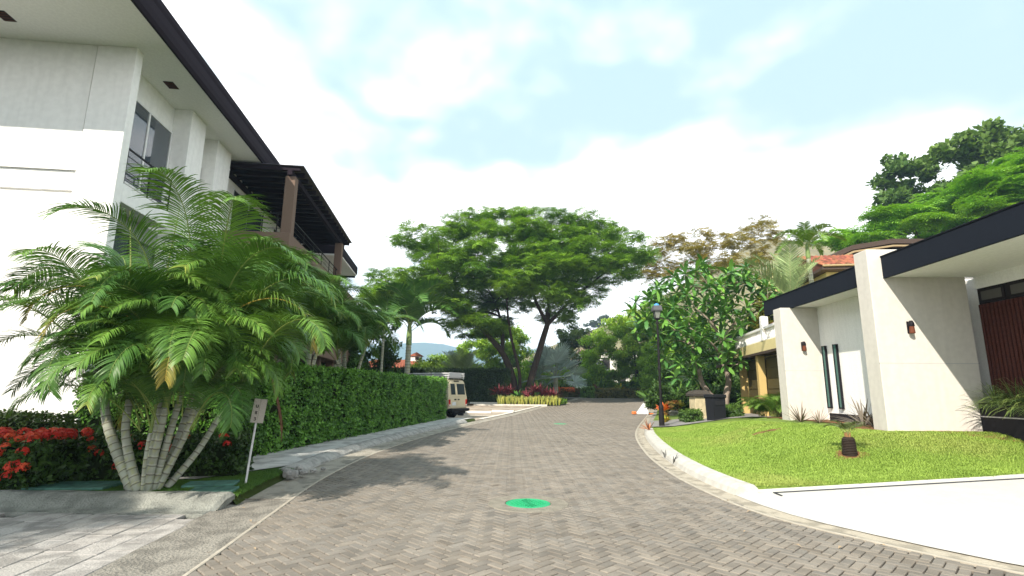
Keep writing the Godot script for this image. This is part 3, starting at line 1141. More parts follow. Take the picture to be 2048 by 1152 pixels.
	var rl := bx(t, "terrace_railing", iron, 2.0, 8.34, -17.0, 2.04, 8.38, -7.55)
	for k in 3:
		bx(rl, "bar", iron, 2.01, 7.75 + k * 0.2, -17.0, 2.025, 7.765 + k * 0.2, -7.55)
	for k in 6:
		bx(rl, "post", iron, 2.0, 7.55, -7.9 - k * 1.75, 2.035, 8.34, -7.86 - k * 1.75)
	bx(rl, "bar", iron, -0.05, 8.34, -7.1, 1.79, 8.38, -7.06)
	for k in 3:
		bx(rl, "bar", iron, -0.05, 7.75 + k * 0.2, -7.09, 1.79, 7.765 + k * 0.2, -7.07)
	for k in 4:
		bx(rl, "post", iron, 0.0 + k * 0.55, 7.55, -7.1, 0.035 + k * 0.55, 8.34, -7.06)
	rl = bx(t, "terrace_railing", iron, 1.86, 4.95, -17.8, 1.9, 4.99, -7.55)
	for k in 5:
		bx(rl, "bar", iron, 1.87, 4.15 + k * 0.16, -17.8, 1.885, 4.17 + k * 0.16, -7.55)
	for k in 27:
		bx(rl, "post", iron, 1.868, 4.0, -7.8 - k * 0.37, 1.892, 4.95, -7.78 - k * 0.37)
	# lantern by the terrace
	var la := thing("wall_lantern", "white glass lantern with black cage on the brown post of the lower terrace", "lantern", t.transform * Vector3(1.8, 4.55, -13.7))
	var b := MB.new()
	b.lathe([Vector2(0.11, 0.0), Vector2(0.15, 0.55), Vector2(0.001, 0.56)], 8)
	part("glass", b, mat("milk_glass", 0.72, 0.76, 0.8, 0.3), la)
	b = MB.new()
	b.lathe([Vector2(0.001, -0.16), Vector2(0.03, -0.12), Vector2(0.12, -0.02), Vector2(0.13, 0.0), Vector2(0.001, 0.0)], 8)
	b.lathe([Vector2(0.18, 0.56), Vector2(0.13, 0.66), Vector2(0.03, 0.74), Vector2(0.001, 0.8)], 8)
	for k in 4:
		var a := TAU * k / 4.0
		b.tube([Vector3(cos(a) * 0.115, 0, sin(a) * 0.115), Vector3(cos(a) * 0.157, 0.56, sin(a) * 0.157)], [0.012, 0.012], 5)
	part("cage", b, iron, la)

func make_modern_house() -> void:
	var white := mat("house_white", 0.87, 0.865, 0.85, 0.85, "soft", 1.4, "streak", 0.6, "bump", 0.04)
	var cream := mat("pier_plaster", 0.60, 0.57, 0.52, 0.88, "soft", 0.5, "streak", 0.45, "bump", 0.05)
	var navy := mat("navy_fascia", 0.013, 0.016, 0.024, 0.8, "soft", 1.0, "streak", 0.7)
	var black := mat("black_steel", 0.014, 0.013, 0.016, 0.5)
	var t := thing("modern_house", "low white modern house with navy roof edges and plastered piers on the right", "house", Vector3(8.26, 0, -11.9), deg_to_rad(-2.35))
	bx(t, "wall", white, 1.17, 0.4, -4.7, 9, 4.25, -0.5)
	bx(t, "wall", white, 1.6, 0.4, -6.0, 9, 4.24, -4.7)
	bx(t, "wall", white, 2.5, 0.4, -0.5, 9, 4.25, 5.5)
	bx(t, "lintel", white, 2.36, 3.97, 0.0, 2.5, 4.25, 5.5)
	bx(t, "pier", cream, 0.03, 0.3, -0.5, 2.18, 4.92, 0.0, 0.012)
	bx(t, "pier", cream, 0.03, 0.3, -5.0, 1.24, 4.24, -4.5, 0.012)
	bx(t, "plinth", white, -0.25, 0.3, -5.1, 0.05, 0.74, -4.6, 0.01)
	for g in [[0.02, 2.19, 0.0], [0.02, 1.22, -4.5]]:
		bx(t, "groove", mat("groove_grey", 0.42, 0.42, 0.42, 0.9), g[0], 2.27, g[2] - 0.02, g[1], 2.285, g[2] + 0.002)
	# roofs
	for r in [[-6.35, -0.56], [0.0, 6.2]]:
		var ro := bx(t, "roof", mat("soffit_white", 0, 0, 0), 0.4, 4.25, r[0] + (0.05 if r[0] < 0.0 else 0.002), 9, 4.33, r[1])
		bx(ro, "fascia", navy, 0.34, 4.22, r[0], 0.4, 4.72, r[1] - 0.003, 0.004)
		if r[0] < 0.0:
			bx(ro, "end_fascia", navy, 0.403, 4.22, r[0], 9, 4.72, r[0] + 0.05, 0.004)
		bx(ro, "coping", mat("coping_black", 0.008, 0.009, 0.013, 0.7), 0.325, 4.72, r[0] - 0.015, 0.48, 4.755, r[1] - 0.003, 0.006)
		bx(ro, "roof_deck", mat("roof_grey", 0.2, 0.2, 0.2, 0.9), 0.4, 4.33, r[0] + 0.05, 9, 4.6, r[1])
	# two slit windows
	for q in [-4.24, -3.64]:
		var w := bx(t, "slit_window", black, 1.1, 1.16, q - 0.07, 1.175, 3.02, q + 0.07)
		bx(w, "pane", mat("green_glass", 0.05, 0.13, 0.115, 0.08), 1.094, 1.2, q - 0.045, 1.102, 3.0, q + 0.055)
		bx(w, "jamb", black, 1.075, 1.16, q - 0.07, 1.1, 3.02, q - 0.045)
	# low black planter wall
	bx(t, "planter_wall", black, 0.95, 0.45, -4.0, 1.0, 1.03, -0.51, 0.004)
	bx(t, "planter_wall", black, 1.0, 0.45, -4.0, 1.165, 0.99, -3.95, 0.004)
	bx(t, "planter_soil", mat("bed_earth", 0.08, 0.055, 0.035), 1.0, 0.45, -3.95, 1.165, 0.95, -0.52)
	# entrance: transom lights over a door of upright battens
	var dk := mat("door_frame", 0.02, 0.016, 0.018, 0.5)
	bx(t, "door_frame", dk, 2.4, 0.6, 0.003, 2.5, 3.97, 5.4)
	for k in 4:
		var p := bx(t, "transom", dk, 2.375, 3.64, 0.06 + k * 0.75, 2.4, 3.94, 0.7 + k * 0.75, 0.004)
		bx(p, "pane", mat("transom_glass", 0.09, 0.085, 0.08, 0.06), 2.368, 3.69, 0.12 + k * 0.75, 2.374, 3.89, 0.64 + k * 0.75)
	var wood := mat("red_brown_batten", 0.10, 0.032, 0.024, 0.6, "bark", 1.5, "soft", 0.8)
	for k in 44:
		bx(t, "door_batten", wood, 2.345, 0.7, 0.03 + k * 0.1, 2.4, 3.6, 0.03 + k * 0.1 + 0.07, 0.008)
	var pl := bx(t, "planter_wall", black, 2.02, 0.45, 0.02, 2.06, 1.42, 4.5, 0.005)
	bx(pl, "trim", mat("steel_trim", 0.35, 0.35, 0.36, 0.35), 2.012, 1.12, 0.022, 2.02, 1.145, 4.5)
	bx(t, "planter_wall", black, 2.06, 0.45, 0.02, 2.34, 1.42, 0.06)
	bx(t, "planter_soil", mat("bed_earth", 0, 0, 0), 2.06, 0.45, 0.06, 2.34, 1.3, 4.5)
	# wall lamps, unlit
	for q in [[Vector3(0.77, 3.08, 0.0), "rust-brown wall lamp on the nearer and wider plastered pier"], [Vector3(0.62, 3.02, -4.5), "rust-brown wall lamp on the farther pier beside the slit windows"]]:
		var s := thing("wall_lamp", q[1], "wall lamp", t.transform * q[0], deg_to_rad(-2.35), "wall lamps on the piers")
		var rust := mat("rust_metal", 0.16, 0.055, 0.03, 0.55, "grain", 6.0)
		bx(s, "back_plate", black, -0.05, -0.13, 0.003, 0.05, 0.14, 0.02, 0.004)
		var b := MB.new()
		b.lathe([Vector2(0.03, 0.15), Vector2(0.055, 0.1), Vector2(0.062, 0.03), Vector2(0.055, 0.02), Vector2(0.001, 0.02)], 12, Vector3(0, 0, 0.09))
		part("upper_cup", b, black, s)
		b = MB.new()
		b.lathe([Vector2(0.05, 0.02), Vector2(0.052, -0.05), Vector2(0.06, -0.13), Vector2(0.05, -0.14), Vector2(0.001, -0.1)], 12, Vector3(0, 0, 0.09))
		part("lower_cup", b, rust, s)
		b = MB.new()
		b.tube([Vector3(0, 0.02, 0.01), Vector3(0, 0.02, 0.09)], [0.012, 0.012], 6)
		part("arm", b, black, s)

func make_yellow_house() -> void:
	var yel := mat("yellow_render", 0.70, 0.60, 0.30, 0.88, "soft", 1.5, "soft", 0.25)
	var ochre := mat("ochre_post", 0.52, 0.38, 0.15, 0.85, "soft", 2.0)
	var olive := mat("olive_door", 0.105, 0.085, 0.035, 0.7, "soft", 1.5)
	var trim := mat("brown_trim", 0.075, 0.055, 0.045, 0.7)
	var white := mat("white_paint", 0.8, 0.79, 0.77, 0.6, "soft", 2.0)
	var tile := mat("red_tile", 0.30, 0.085, 0.05, 0.8, "grain", 1.5, "blotch", 0.7, "", 1.0, true)
	var t := thing("yellow_house", "yellow house with olive garage doors, white balcony and red tiled roof behind the modern house", "house", Vector3(10.4, 0, -20.7), deg_to_rad(-9.28))
	bx(t, "wall", yel, 0.5, 0.3, -6.2, 10, 3.3, 0.5)
	for q in [-5.75, -2.85, 0.05]:
		bx(t, "garage_post", ochre, 0.0, 0.3, q, 0.3, 3.2, q + 0.3, 0.01)
	for q in [-5.44, -2.54]:
		var d := bx(t, "garage_door", olive, 0.34, 0.4, q, 0.42, 3.1, q + 2.58)
		for k in 6:
			bx(d, "panel", olive, 0.32, 0.45 + k * 0.44, q + 0.03, 0.34, 0.85 + k * 0.44, q + 2.55, 0.006)
	bx(t, "notice", mat("paper", 0.75, 0.73, 0.7, 0.8), 0.305, 2.25, -3.35, 0.318, 2.52, -3.12)
	bx(t, "beam", trim, -0.12, 3.2, -9.5, 0.5, 3.3, 0.5)
	bx(t, "balcony_band", yel, -0.05, 3.3, -6.4, 3.2, 3.74, 0.5, 0.01)
	bx(t, "canopy", trim, -0.3, 2.95, -9.5, 3.0, 3.1, -6.2)
	var ra := bx(t, "balcony_rail", white, -0.02, 4.22, -6.3, 0.14, 4.33, 0.45, 0.01)
	bx(ra, "bottom_rail", white, 0.0, 3.743, -6.3, 0.12, 3.8, 0.45)
	for k in 35:
		var q := -6.2 + k * 0.19
		if absf(q + 1.45) < 0.2:
			continue
		var b := MB.new()
		b.lathe([Vector2(0.032, 0.0), Vector2(0.045, 0.06), Vector2(0.058, 0.13), Vector2(0.034, 0.24), Vector2(0.03, 0.33), Vector2(0.04, 0.42)], 8, Vector3(0.06, 3.8, q))
		part("baluster", b, white, t)
	bx(t, "balcony_post", white, -0.08, 3.74, -1.58, 0.2, 4.78, -1.3, 0.02)
	# upper storey and its tiled roof
	bx(t, "upper_wall", yel, 4.0, 3.74, -14, 13, 7.35, -4.6)
	bx(t, "upper_wall", yel, 3.2, 3.74, -4.6, 4.0, 6.2, 0.4)
	bx(t, "eaves", trim, 3.6, 7.3, -14.4, 13.4, 7.44, -3.95, 0.01)
	bx(t, "eaves_gutter", mat("tan_gutter", 0.32, 0.24, 0.13, 0.7), 3.6, 7.44, -3.95, 13.4, 7.53, -3.85, 0.02)
	var rows := []
	var tints := []
	var tm := MB.new()
	var pts := []
	for k in 7:
		var a := PI * k / 6.0
		pts.append([Vector3(cos(a) * 0.105, sin(a) * 0.07, 0.0), Vector3(cos(a) * 0.085, sin(a) * 0.06 + 0.02, -0.42)])
	for k in 6:
		tm.face([pts[k][0], pts[k + 1][0], pts[k + 1][1], pts[k][1]], Vector3(0, -0.1, -0.2))
	var tb := frame_tf(Vector3.ZERO, Vector3(1, 0, 0), Vector3(0, cos(0.36), sin(0.36))).basis
	for i in 44:
		for j in 9:
			rows.append(Transform3D(tb * Basis(Vector3.UP, rng.randf_range(-0.04, 0.04)), Vector3(3.75 + i * 0.215, 7.5 + j * 0.13, -3.95 - j * 0.345)))
			var l := rng.randf_range(0.55, 1.5)
			tints.append(Color(l * 1.05, l * (0.9 + rng.randf() * 0.5), l))
	var slope := MB.new()
	slope.prism(PackedVector2Array([Vector2(-3.95, 7.44), Vector2(-3.95, 7.49), Vector2(-7.3, 8.75), Vector2(-11, 7.44)]), 3.7, 13.2, Transform3D(Basis(Vector3(0, 0, 1), Vector3(0, 1, 0), Vector3(1, 0, 0)), Vector3.ZERO))
	var ro := part("roof", slope, mat("roof_bed", 0.12, 0.05, 0.035, 0.9), t)
	many("roof_tile", tm.mesh(), tile, ro, rows, tints)
	# the higher block with its broken gable edge
	var k2 := t.transform.affine_inverse()
	var up := MB.new()
	up.prism(PackedVector2Array([Vector2(17.9, 8.9), Vector2(20.15, 9.95), Vector2(22.57, 10.36), Vector2(40, 10.5), Vector2(40, 10.72), Vector2(22.57, 10.65), Vector2(20.15, 10.23), Vector2(17.5, 9.0)]), -30.0, -37.0)
	part("upper_roof", up, trim, t).transform = k2
	up = MB.new()
	up.prism(PackedVector2Array([Vector2(18.2, 8.86), Vector2(20.2, 9.78), Vector2(22.6, 10.17), Vector2(40, 10.3), Vector2(40, 10.4), Vector2(22.57, 10.27), Vector2(20.15, 9.88), Vector2(18.0, 8.9)]), -29.98, -30.25)
	part("roof_trim", up, mat("tan_gutter", 0, 0, 0), t).transform = k2
	up = MB.new()
	up.prism(PackedVector2Array([Vector2(18.6, 7.0), Vector2(40, 7.0), Vector2(40, 10.3), Vector2(22.6, 10.1), Vector2(20.2, 9.7), Vector2(18.6, 8.9)]), -30.6, -36.0)
	part("gable_wall", up, mat("stone_brown", 0.12, 0.09, 0.075, 0.9, "speck", 1.0, "blotch", 0.5), t).transform = k2
	up = MB.new()
	up.box(Vector3(19.6, 8.6, -30.6), Vector3(20.6, 9.4, -30.55))
	part("window", up, mat("dark_curtain", 0, 0, 0), t).transform = k2
	up = MB.new()
	up.box(Vector3(20.75, 8.2, -30.6), Vector3(21.3, 10.1, -30.3), 0.02)
	part("stone_column", up, mat("stone_pink", 0.30, 0.22, 0.18, 0.9, "speck", 1.0, "blotch", 0.5), t).transform = k2
	up = MB.new()
	up.box(Vector3(13.2, 4.0, -27.6), Vector3(14.3, 7.0, -26.6))
	up.prism(PackedVector2Array([Vector2(13.05, 7.0), Vector2(14.45, 7.0), Vector2(13.9, 7.55), Vector2(13.5, 7.55)]), -27.7, -26.5)
	part("stair_tower", up, yel, t).transform = k2

func make_far_buildings() -> void:
	var white := mat("far_white", 0.78, 0.76, 0.72, 0.9)
	var tile := mat("far_red_tile", 0.36, 0.11, 0.06, 0.85, "grain", 0.8, "blotch", 0.4, "rough", 0.8)
	var t := thing("red_roofed_house", "low far house with red tiled hip roof and small white cupola beyond the left hedge", "house", Vector3(-13.0, 0, -59))
	bx(t, "wall", white, -4, 0.3, -4, 3.8, 3.5, 3)
	var b := MB.new()
	var base := [Vector3(-5.2, 3.45, 4), Vector3(4.4, 3.45, 4), Vector3(4.4, 3.45, -6), Vector3(-5.2, 3.45, -6)]
	var tip := [Vector3(-2.2, 4.75, -0.5), Vector3(2.0, 4.95, -0.5)]
	b.face([base[0], base[1], tip[1], tip[0]], Vector3(0, 3.4, 0))
	b.face([base[1], base[2], tip[1]], Vector3(0, 3.4, -1))
	b.face([base[2], base[3], tip[0], tip[1]], Vector3(0, 3.4, -1))
	b.face([base[3], base[0], tip[0]], Vector3(0, 3.4, -1))
	b.face(base, Vector3(0, 5, 0))
	var ro := part("roof", b, tile, t)
	for k in 24:
		var x := -5.0 + k * 0.4
		var r := MB.new()
		var topx := lerpf(-2.1, 1.9, k / 23.0)
		r.tube([Vector3(x, 3.5, 4.0), Vector3(topx, 4.85, -0.45)], [0.1, 0.05], 5)
		part("tile_row", r, tile, ro)
	bx(ro, "cupola", white, 1.8, 4.5, -0.9, 2.9, 5.3, 0.2)
	bx(ro, "cupola_window", mat("dark_curtain", 0, 0, 0), 2.3, 4.85, 0.2, 2.7, 5.2, 0.22)
	b = MB.new()
	b.lathe([Vector2(1.0, 5.28), Vector2(0.95, 5.34), Vector2(0.001, 5.75)], 4, Vector3(2.35, 0, -0.35), true)
	part("cupola_roof", b, tile, ro)
	t = thing("white_house", "white house with dark windows half hidden behind the far right trees", "house", Vector3(18, 0.8, -86))
	bx(t, "wall", white, -6.5, 0, -8, 9, 7.2, 0)
	bx(t, "roof", mat("far_grey_roof", 0.4, 0.3, 0.24, 0.9), -7, 7.2, -8.5, 9.5, 7.6, 0.5)
	for k in 6:
		for j in 2:
			var w := bx(t, "window", mat("dark_frame", 0, 0, 0), -5.6 + k * 2.4, 1.0 + j * 3.3, 0.0, -4.4 + k * 2.4, 2.9 + j * 3.3, 0.03)
			bx(w, "pane", mat("dark_curtain", 0, 0, 0), -5.5 + k * 2.4, 1.1 + j * 3.3, 0.03, -4.5 + k * 2.4, 2.8 + j * 3.3, 0.04)

# ---------------------------------------------------------------- street things
func make_street_things() -> void:
	var black := mat("lamp_black", 0.018, 0.017, 0.018, 0.45)
	# street lamp
	var p := Vector3(6.42, 0, -23.0)
	p.y = rh(p.x, p.z) - 0.02
	var t := thing("street_lamp", "tall black street lamp post with square lantern at the corner of the lawn", "street lamp", p)
	var b := MB.new()
	b.lathe([Vector2(0.13, 0.0), Vector2(0.13, 0.05), Vector2(0.115, 0.08), Vector2(0.115, 0.5), Vector2(0.13, 0.54), Vector2(0.105, 0.58), Vector2(0.1, 0.8), Vector2(0.115, 0.84), Vector2(0.08, 0.9), Vector2(0.06, 1.05)], 16)
	part("base", b, black, t)
	b = MB.new()
	b.lathe([Vector2(0.06, 1.04), Vector2(0.055, 2.38), Vector2(0.078, 2.42), Vector2(0.078, 2.5), Vector2(0.055, 2.54), Vector2(0.045, 4.4), Vector2(0.07, 4.44), Vector2(0.05, 4.5), Vector2(0.045, 4.6)], 14)
	part("pole", b, black, t)
	b = MB.new()
	b.lathe([Vector2(0.05, 4.58), Vector2(0.12, 4.62), Vector2(0.13, 4.68), Vector2(0.001, 4.69)], 4, Vector3.ZERO, true)
	for k in 4:
		var a := TAU * (k + 0.5) / 4.0
		b.tube([Vector3(cos(a) * 0.125, 4.66, sin(a) * 0.125), Vector3(cos(a) * 0.2, 5.0, sin(a) * 0.2)], [0.014, 0.014], 5)
	var cage := part("lantern_cage", b, black, t)
	b = MB.new()
	b.lathe([Vector2(0.105, 4.68), Vector2(0.18, 4.99)], 4, Vector3.ZERO, true)
	part("glass", b, mat("lamp_glass", 0.20, 0.21, 0.19, 0.15), cage)
	b = MB.new()
	b.lathe([Vector2(0.001, 4.98), Vector2(0.27, 4.99), Vector2(0.28, 5.04), Vector2(0.24, 5.2), Vector2(0.235, 5.22), Vector2(0.001, 5.24)], 4, Vector3.ZERO, true)
	part("lantern_roof", b, mat("lamp_grey", 0.09, 0.09, 0.10, 0.5), t)
	b = MB.new()
	b.lathe([Vector2(0.12, 5.23), Vector2(0.11, 5.29), Vector2(0.05, 5.33), Vector2(0.001, 5.34)], 12)
	part("light_sensor", b, mat("blue_cap", 0.06, 0.25, 0.5, 0.4), t)
	# dark bin housing and the cream pillar behind it
	p = Vector3(8.75, 0, -23.0)
	p.y = rh(p.x, p.z) - 0.06
	t = thing("bin_housing", "charcoal post-like bin housing with a flat cap at the edge of the lawn", "bin", p, 0.25)
	b = MB.new()
	var pr := [[0.27, 0.0], [0.295, 0.9], [0.29, 0.98]]
	for k in 2:
		var q := []
		for lv in [k, k + 1]:
			var h: float = pr[lv][0]
			q.append([Vector3(-h, pr[lv][1], -h), Vector3(h, pr[lv][1], -h), Vector3(h, pr[lv][1], h), Vector3(-h, pr[lv][1], h)])
		for s in 4:
			b.face([q[0][s], q[0][(s + 1) % 4], q[1][(s + 1) % 4], q[1][s]], Vector3(0, 0.5, 0))
	part("body", b, mat("charcoal_paint", 0.017, 0.018, 0.022, 0.65, "soft", 2.0), t)
	bx(t, "cap", mat("charcoal_paint", 0, 0, 0), -0.34, 0.98, -0.34, 0.34, 1.13, 0.34, 0.03)
	bx(t, "flap", mat("charcoal_flap", 0.022, 0.023, 0.027, 0.6), -0.22, 0.68, 0.29, 0.22, 0.86, 0.307, 0.006)
	p = Vector3(8.75, 0, -25.0)
	p.y = rh(p.x, p.z) - 0.06
	t = thing("gate_pillar", "cream rendered pillar with dark stone cap directly behind the charcoal bin housing", "pillar", p, 0.1)
	bx(t, "shaft", mat("cream_render", 0.58, 0.50, 0.32, 0.88, "soft", 1.5, "blotch", 0.5), -0.32, 0, -0.32, 0.32, 1.12, 0.32, 0.015)
	b = MB.new()
	b.lathe([Vector2(0.6, 1.12), Vector2(0.62, 1.22), Vector2(0.42, 1.36), Vector2(0.001, 1.42)], 4, Vector3.ZERO, true)
	part("cap", b, mat("dark_stone", 0.09, 0.08, 0.07, 0.85, "speck", 2.0), t)
	make_car()
	# sign on a bent post
	t = thing("house_number_sign", "pale wooden number board on a thin white post in the left verge", "sign", Vector3(-4.19, 0.12, -8.75), 0.42)
	b = MB.new()
	b.tube([Vector3(0, -0.05, 0), Vector3(0.03, 0.45, 0), Vector3(0.07, 1.0, -0.02)], [0.017, 0.017, 0.016], 7)
	part("post", b, mat("galvanised", 0.55, 0.56, 0.57, 0.45), t)
	var bd := MB.new()
	var bt := Transform3D(Basis(Vector3.BACK, -0.1) * Basis(Vector3.RIGHT, -0.05), Vector3(0.09, 1.12, 0.01))
	for k in 2:
		bd.obox(bt * Transform3D(Basis(), Vector3(-0.049 + 0.098 * k, 0, 0.002 * k)), Vector3(0.048, 0.19, 0.012), 0.004)
	var board := part("board", bd, mat("weathered_board", 0.58, 0.54, 0.47, 0.85, "bark", 5.0, "soft", 2.0), t)
	for k in 3:
		var tx := TextMesh.new()
		tx.text = ["U", "8", "3"][k]
		var f := SystemFont.new()
		f.font_names = PackedStringArray(["Droid Sans"])
		f.font_weight = 700
		tx.font = f
		tx.font_size = 24
		tx.pixel_size = 0.003
		tx.depth = 0.004
		var o := put("character", tx, mat("sign_ink", 0.012, 0.012, 0.012, 0.7), board)
		o.transform = bt * Transform3D(Basis(), Vector3(-0.035, 0.07 - 0.1 * k, 0.0155))
	# covers let into the verge
	var green := mat("green_cover", 0.075, 0.19, 0.15, 0.7, "blotch", 0.8, "stain", 0.9)
	for k in 3:
		var d: Array = [[Vector3(-6.5, 0, -8.3), 0.55, 0.3], [Vector3(-4.62, 0, -8.55), 0.36, 0.2], [Vector3(-4.3, 0, -8.02), 0.3, 0.2]][k]
		b = MB.new()
		b.box(Vector3(-d[1], -0.05, -d[2]), Vector3(d[1], 0.03, d[2]), 0.008)
		var o := single("utility_cover", b, green, ["wide green utility cover in the verge in front of the red-flowered hedge", "green utility cover in the verge between clump palm and number sign", "smaller green utility cover beside the end of the rolled kerb"][k], "utility cover", Vector3(d[0].x, 0.135, d[0].z), "green utility covers")
		o.rotation.y = [0.1, 0.25, 0.2][k]
	# white folding barrier lying at the far kerb
	p = Vector3(8.9, gh(-36.5) + 0.03, -36.6)
	t = thing("road_barrier", "small white plastic barrier toppled by the kerb beyond the lamp post", "barrier", p, 0.35)
	b = MB.new()
	b.prism(PackedVector2Array([Vector2(-0.5, 0.02), Vector2(0.28, 0.0), Vector2(0.3, 0.72), Vector2(0.18, 0.78)]), -0.03, 0.03)
	part("panel", b, mat("white_plastic", 0.78, 0.78, 0.78, 0.5), t)
	bx(t, "panel", mat("white_plastic", 0, 0, 0), 0.31, 0.0, -0.3, 0.36, 0.74, 0.25, 0.01)
	bx(t, "foot", mat("orange_plastic", 0.7, 0.2, 0.06, 0.6), -0.75, 0.0, -0.12, -0.5, 0.2, 0.12, 0.03)
	bx(t, "foot", mat("orange_plastic", 0, 0, 0), 0.5, 0.0, 0.05, 0.75, 0.08, 0.3, 0.02)
	# stepping stones
	for k in 3:
		var q := Vector3([10.3, 11.7, 13.2][k], 0, -31.5 + k * 0.2)
		q.y = rh(q.x, q.z) + 0.01
		b = MB.new()
		b.lathe([Vector2(0.55, -0.02), Vector2(0.54, 0.04), Vector2(0.5, 0.055), Vector2(0.001, 0.055)], 18)
		single("stepping_stone", b, mat("pale_mortar", 0, 0, 0), ["round pale stepping stone nearest to the lamp post", "round pale stepping stone in the middle of the row beyond the grey drive", "round pale stepping stone nearest to the plumeria"][k], "stepping stone", q, "stepping stones")

func make_car() -> void:
	var sand := mat("sand_paint", 0.60, 0.52, 0.36, 0.35)
	var black := mat("car_black", 0.015, 0.015, 0.017, 0.55)
	var glass := mat("car_glass", 0.03, 0.04, 0.042, 0.06)
	var t := thing("off_road_car", "beige boxy off-road car with loaded roof rack parked behind the tall hedge", "car", Vector3(-2.95, gh(-29.7) + 0.03, -29.7), deg_to_rad(60.0))
	var b := MB.new()
	# body: slabs stacked with a tumblehome, the tail at z 0, the nose towards -z
	var lv := [[0.52, 0.84, 0.0, -4.7], [0.75, 0.87, 0.02, -4.75], [1.18, 0.87, 0.0, -4.72], [1.22, 0.855, -0.01, -3.5], [2.0, 0.74, -0.13, -3.0], [2.1, 0.70, -0.2, -2.9], [2.15, 0.6, -0.3, -2.8]]
	for k in lv.size() - 1:
		var q := []
		for l in [lv[k], lv[k + 1]]:
			q.append([Vector3(-l[1], l[0], l[2]), Vector3(l[1], l[0], l[2]), Vector3(l[1], l[0], l[3]), Vector3(-l[1], l[0], l[3])])
		for s in 4:
			b.face([q[0][s], q[0][(s + 1) % 4], q[1][(s + 1) % 4], q[1][s]], Vector3(0, lerpf(lv[k][0], lv[k + 1][0], 0.5), -2))
		if k == lv.size() - 2:
			b.face(q[1], Vector3(0, 0, -2))
		if k == 2:
			b.face([Vector3(-0.87, 1.18, -4.7), Vector3(0.87, 1.18, -4.7), Vector3(0.855, 1.22, -3.4), Vector3(-0.855, 1.22, -3.4)], Vector3(0, 0, -4))
	part("body", b, sand, t)
	# barn doors with their windows
	for s in [-1, 1]:
		var w := 0.30 if s < 0 else 0.46
		var x0 := -0.72 if s < 0 else -0.10
		var d := MB.new()
		d.face([Vector3(x0, 0.62, 0.035), Vector3(x0 + w * 2 - 0.02, 0.62, 0.035), Vector3(x0 + w * 2 - 0.02, 1.2, 0.02), Vector3(x0, 1.2, 0.02)], Vector3(0, 1, -1))
		var tilt := Transform3D(Basis(Vector3.RIGHT, -0.155), Vector3(0, 1.6, -0.062))
		d.obox(tilt * Transform3D(Basis(), Vector3(x0 + w - 0.01 - (0.02 * s), 0, 0.006)), Vector3(w - 0.05, 0.37, 0.012), 0.01)
		var dr := part("rear_door", d, sand, t)
		var g := MB.new()
		g.obox(tilt * Transform3D(Basis(), Vector3(x0 + w - 0.01 - (0.02 * s), 0.01, 0.02)), Vector3(w - 0.1, 0.30, 0.006), 0.004)
		part("window", g, glass, dr)
		bx(dr, "handle", black, x0 + (0.36 if s < 0 else 0.06), 1.02, 0.03, x0 + (0.52 if s < 0 else 0.2), 1.09, 0.06, 0.01)
		var l := MB.new()
		l.box(Vector3(0.775 * s - 0.075, 0.7, -0.05), Vector3(0.775 * s + 0.075, 1.06, 0.045), 0.015)
		var la := part("tail_light", l, mat("red_lens", 0.42, 0.015, 0.012, 0.2), t)
		bx(la, "reverse_lens", mat("white_lens", 0.6, 0.58, 0.55, 0.2), 0.775 * s - 0.06, 0.72, 0.045, 0.775 * s + 0.06, 0.8, 0.052)
	bx(t, "number_plate", mat("plate_white", 0.62, 0.64, 0.66, 0.5), -0.56, 0.74, 0.04, -0.22, 0.92, 0.05, 0.004)
	bx(t, "brake_lamp", black, -0.22, 2.03, -0.15, 0.22, 2.08, -0.1, 0.008)
	b = MB.new()
	b.box(Vector3(-0.86, 0.42, -0.12), Vector3(0.86, 0.58, 0.24), 0.04)
	b.box(Vector3(-0.5, 0.3, 0.0), Vector3(0.5, 0.42, 0.2), 0.02)
	b.box(Vector3(-0.05, 0.2, 0.05), Vector3(0.05, 0.36, 0.4), 0.01)
	part("rear_bumper", b, black, t)
	for s in [-1, 1]:
		bx(t, "side_window", glass, 0.79 * s - 0.03, 1.35, -2.6, 0.79 * s + 0.02, 1.92, -0.5)
		for z in [-0.95, -3.85]:
			var w := MB.new()
			w.lathe([Vector2(0.2, -0.12), Vector2(0.36, -0.12), Vector2(0.385, -0.07), Vector2(0.385, 0.07), Vector2(0.36, 0.12), Vector2(0.2, 0.12)], 22)
			var o := part("wheel", w, mat("tyre", 0.012, 0.012, 0.012, 0.85), t)
			o.transform = Transform3D(Basis(Vector3.BACK, PI / 2), Vector3(0.74 * s, 0.385, z))
			w = MB.new()
			w.lathe([Vector2(0.2, -0.1), Vector2(0.19, -0.03), Vector2(0.08, 0.02), Vector2(0.07, 0.1), Vector2(0.001, 0.1)], 16)
			part("rim", w, mat("rim_grey", 0.3, 0.3, 0.3, 0.4), o)
		bx(t, "mud_flap", black, 0.74 * s - 0.14, 0.2, -0.48, 0.74 * s + 0.14, 0.62, -0.45)
	bx(t, "chassis", black, -0.6, 0.35, -4.4, 0.6, 0.55, -0.1)
	# roof rack: tray, rails and a slatted load
	var rk := bx(t, "roof_rack", mat("rack_alu", 0.5, 0.5, 0.5, 0.4), -0.72, 2.22, -3.0, 0.72, 2.25, -0.1)
	for s in [-1, 1]:
		for y in [2.32, 2.44]:
			bx(rk, "rail", mat("rack_alu", 0, 0, 0), 0.72 * s - 0.02, y, -3.0, 0.72 * s + 0.02, y + 0.04, -0.1, 0.01)
		for k in 5:
			bx(rk, "upright", mat("rack_alu", 0, 0, 0), 0.72 * s - 0.015, 2.15, -2.9 + k * 0.68, 0.72 * s + 0.015, 2.46, -2.87 + k * 0.68)
	for y in [2.3, 2.38, 2.47]:
		bx(rk, "rail", mat("rack_alu", 0, 0, 0), -0.74, y, -0.12, 0.74, y + 0.045, -0.08, 0.01)
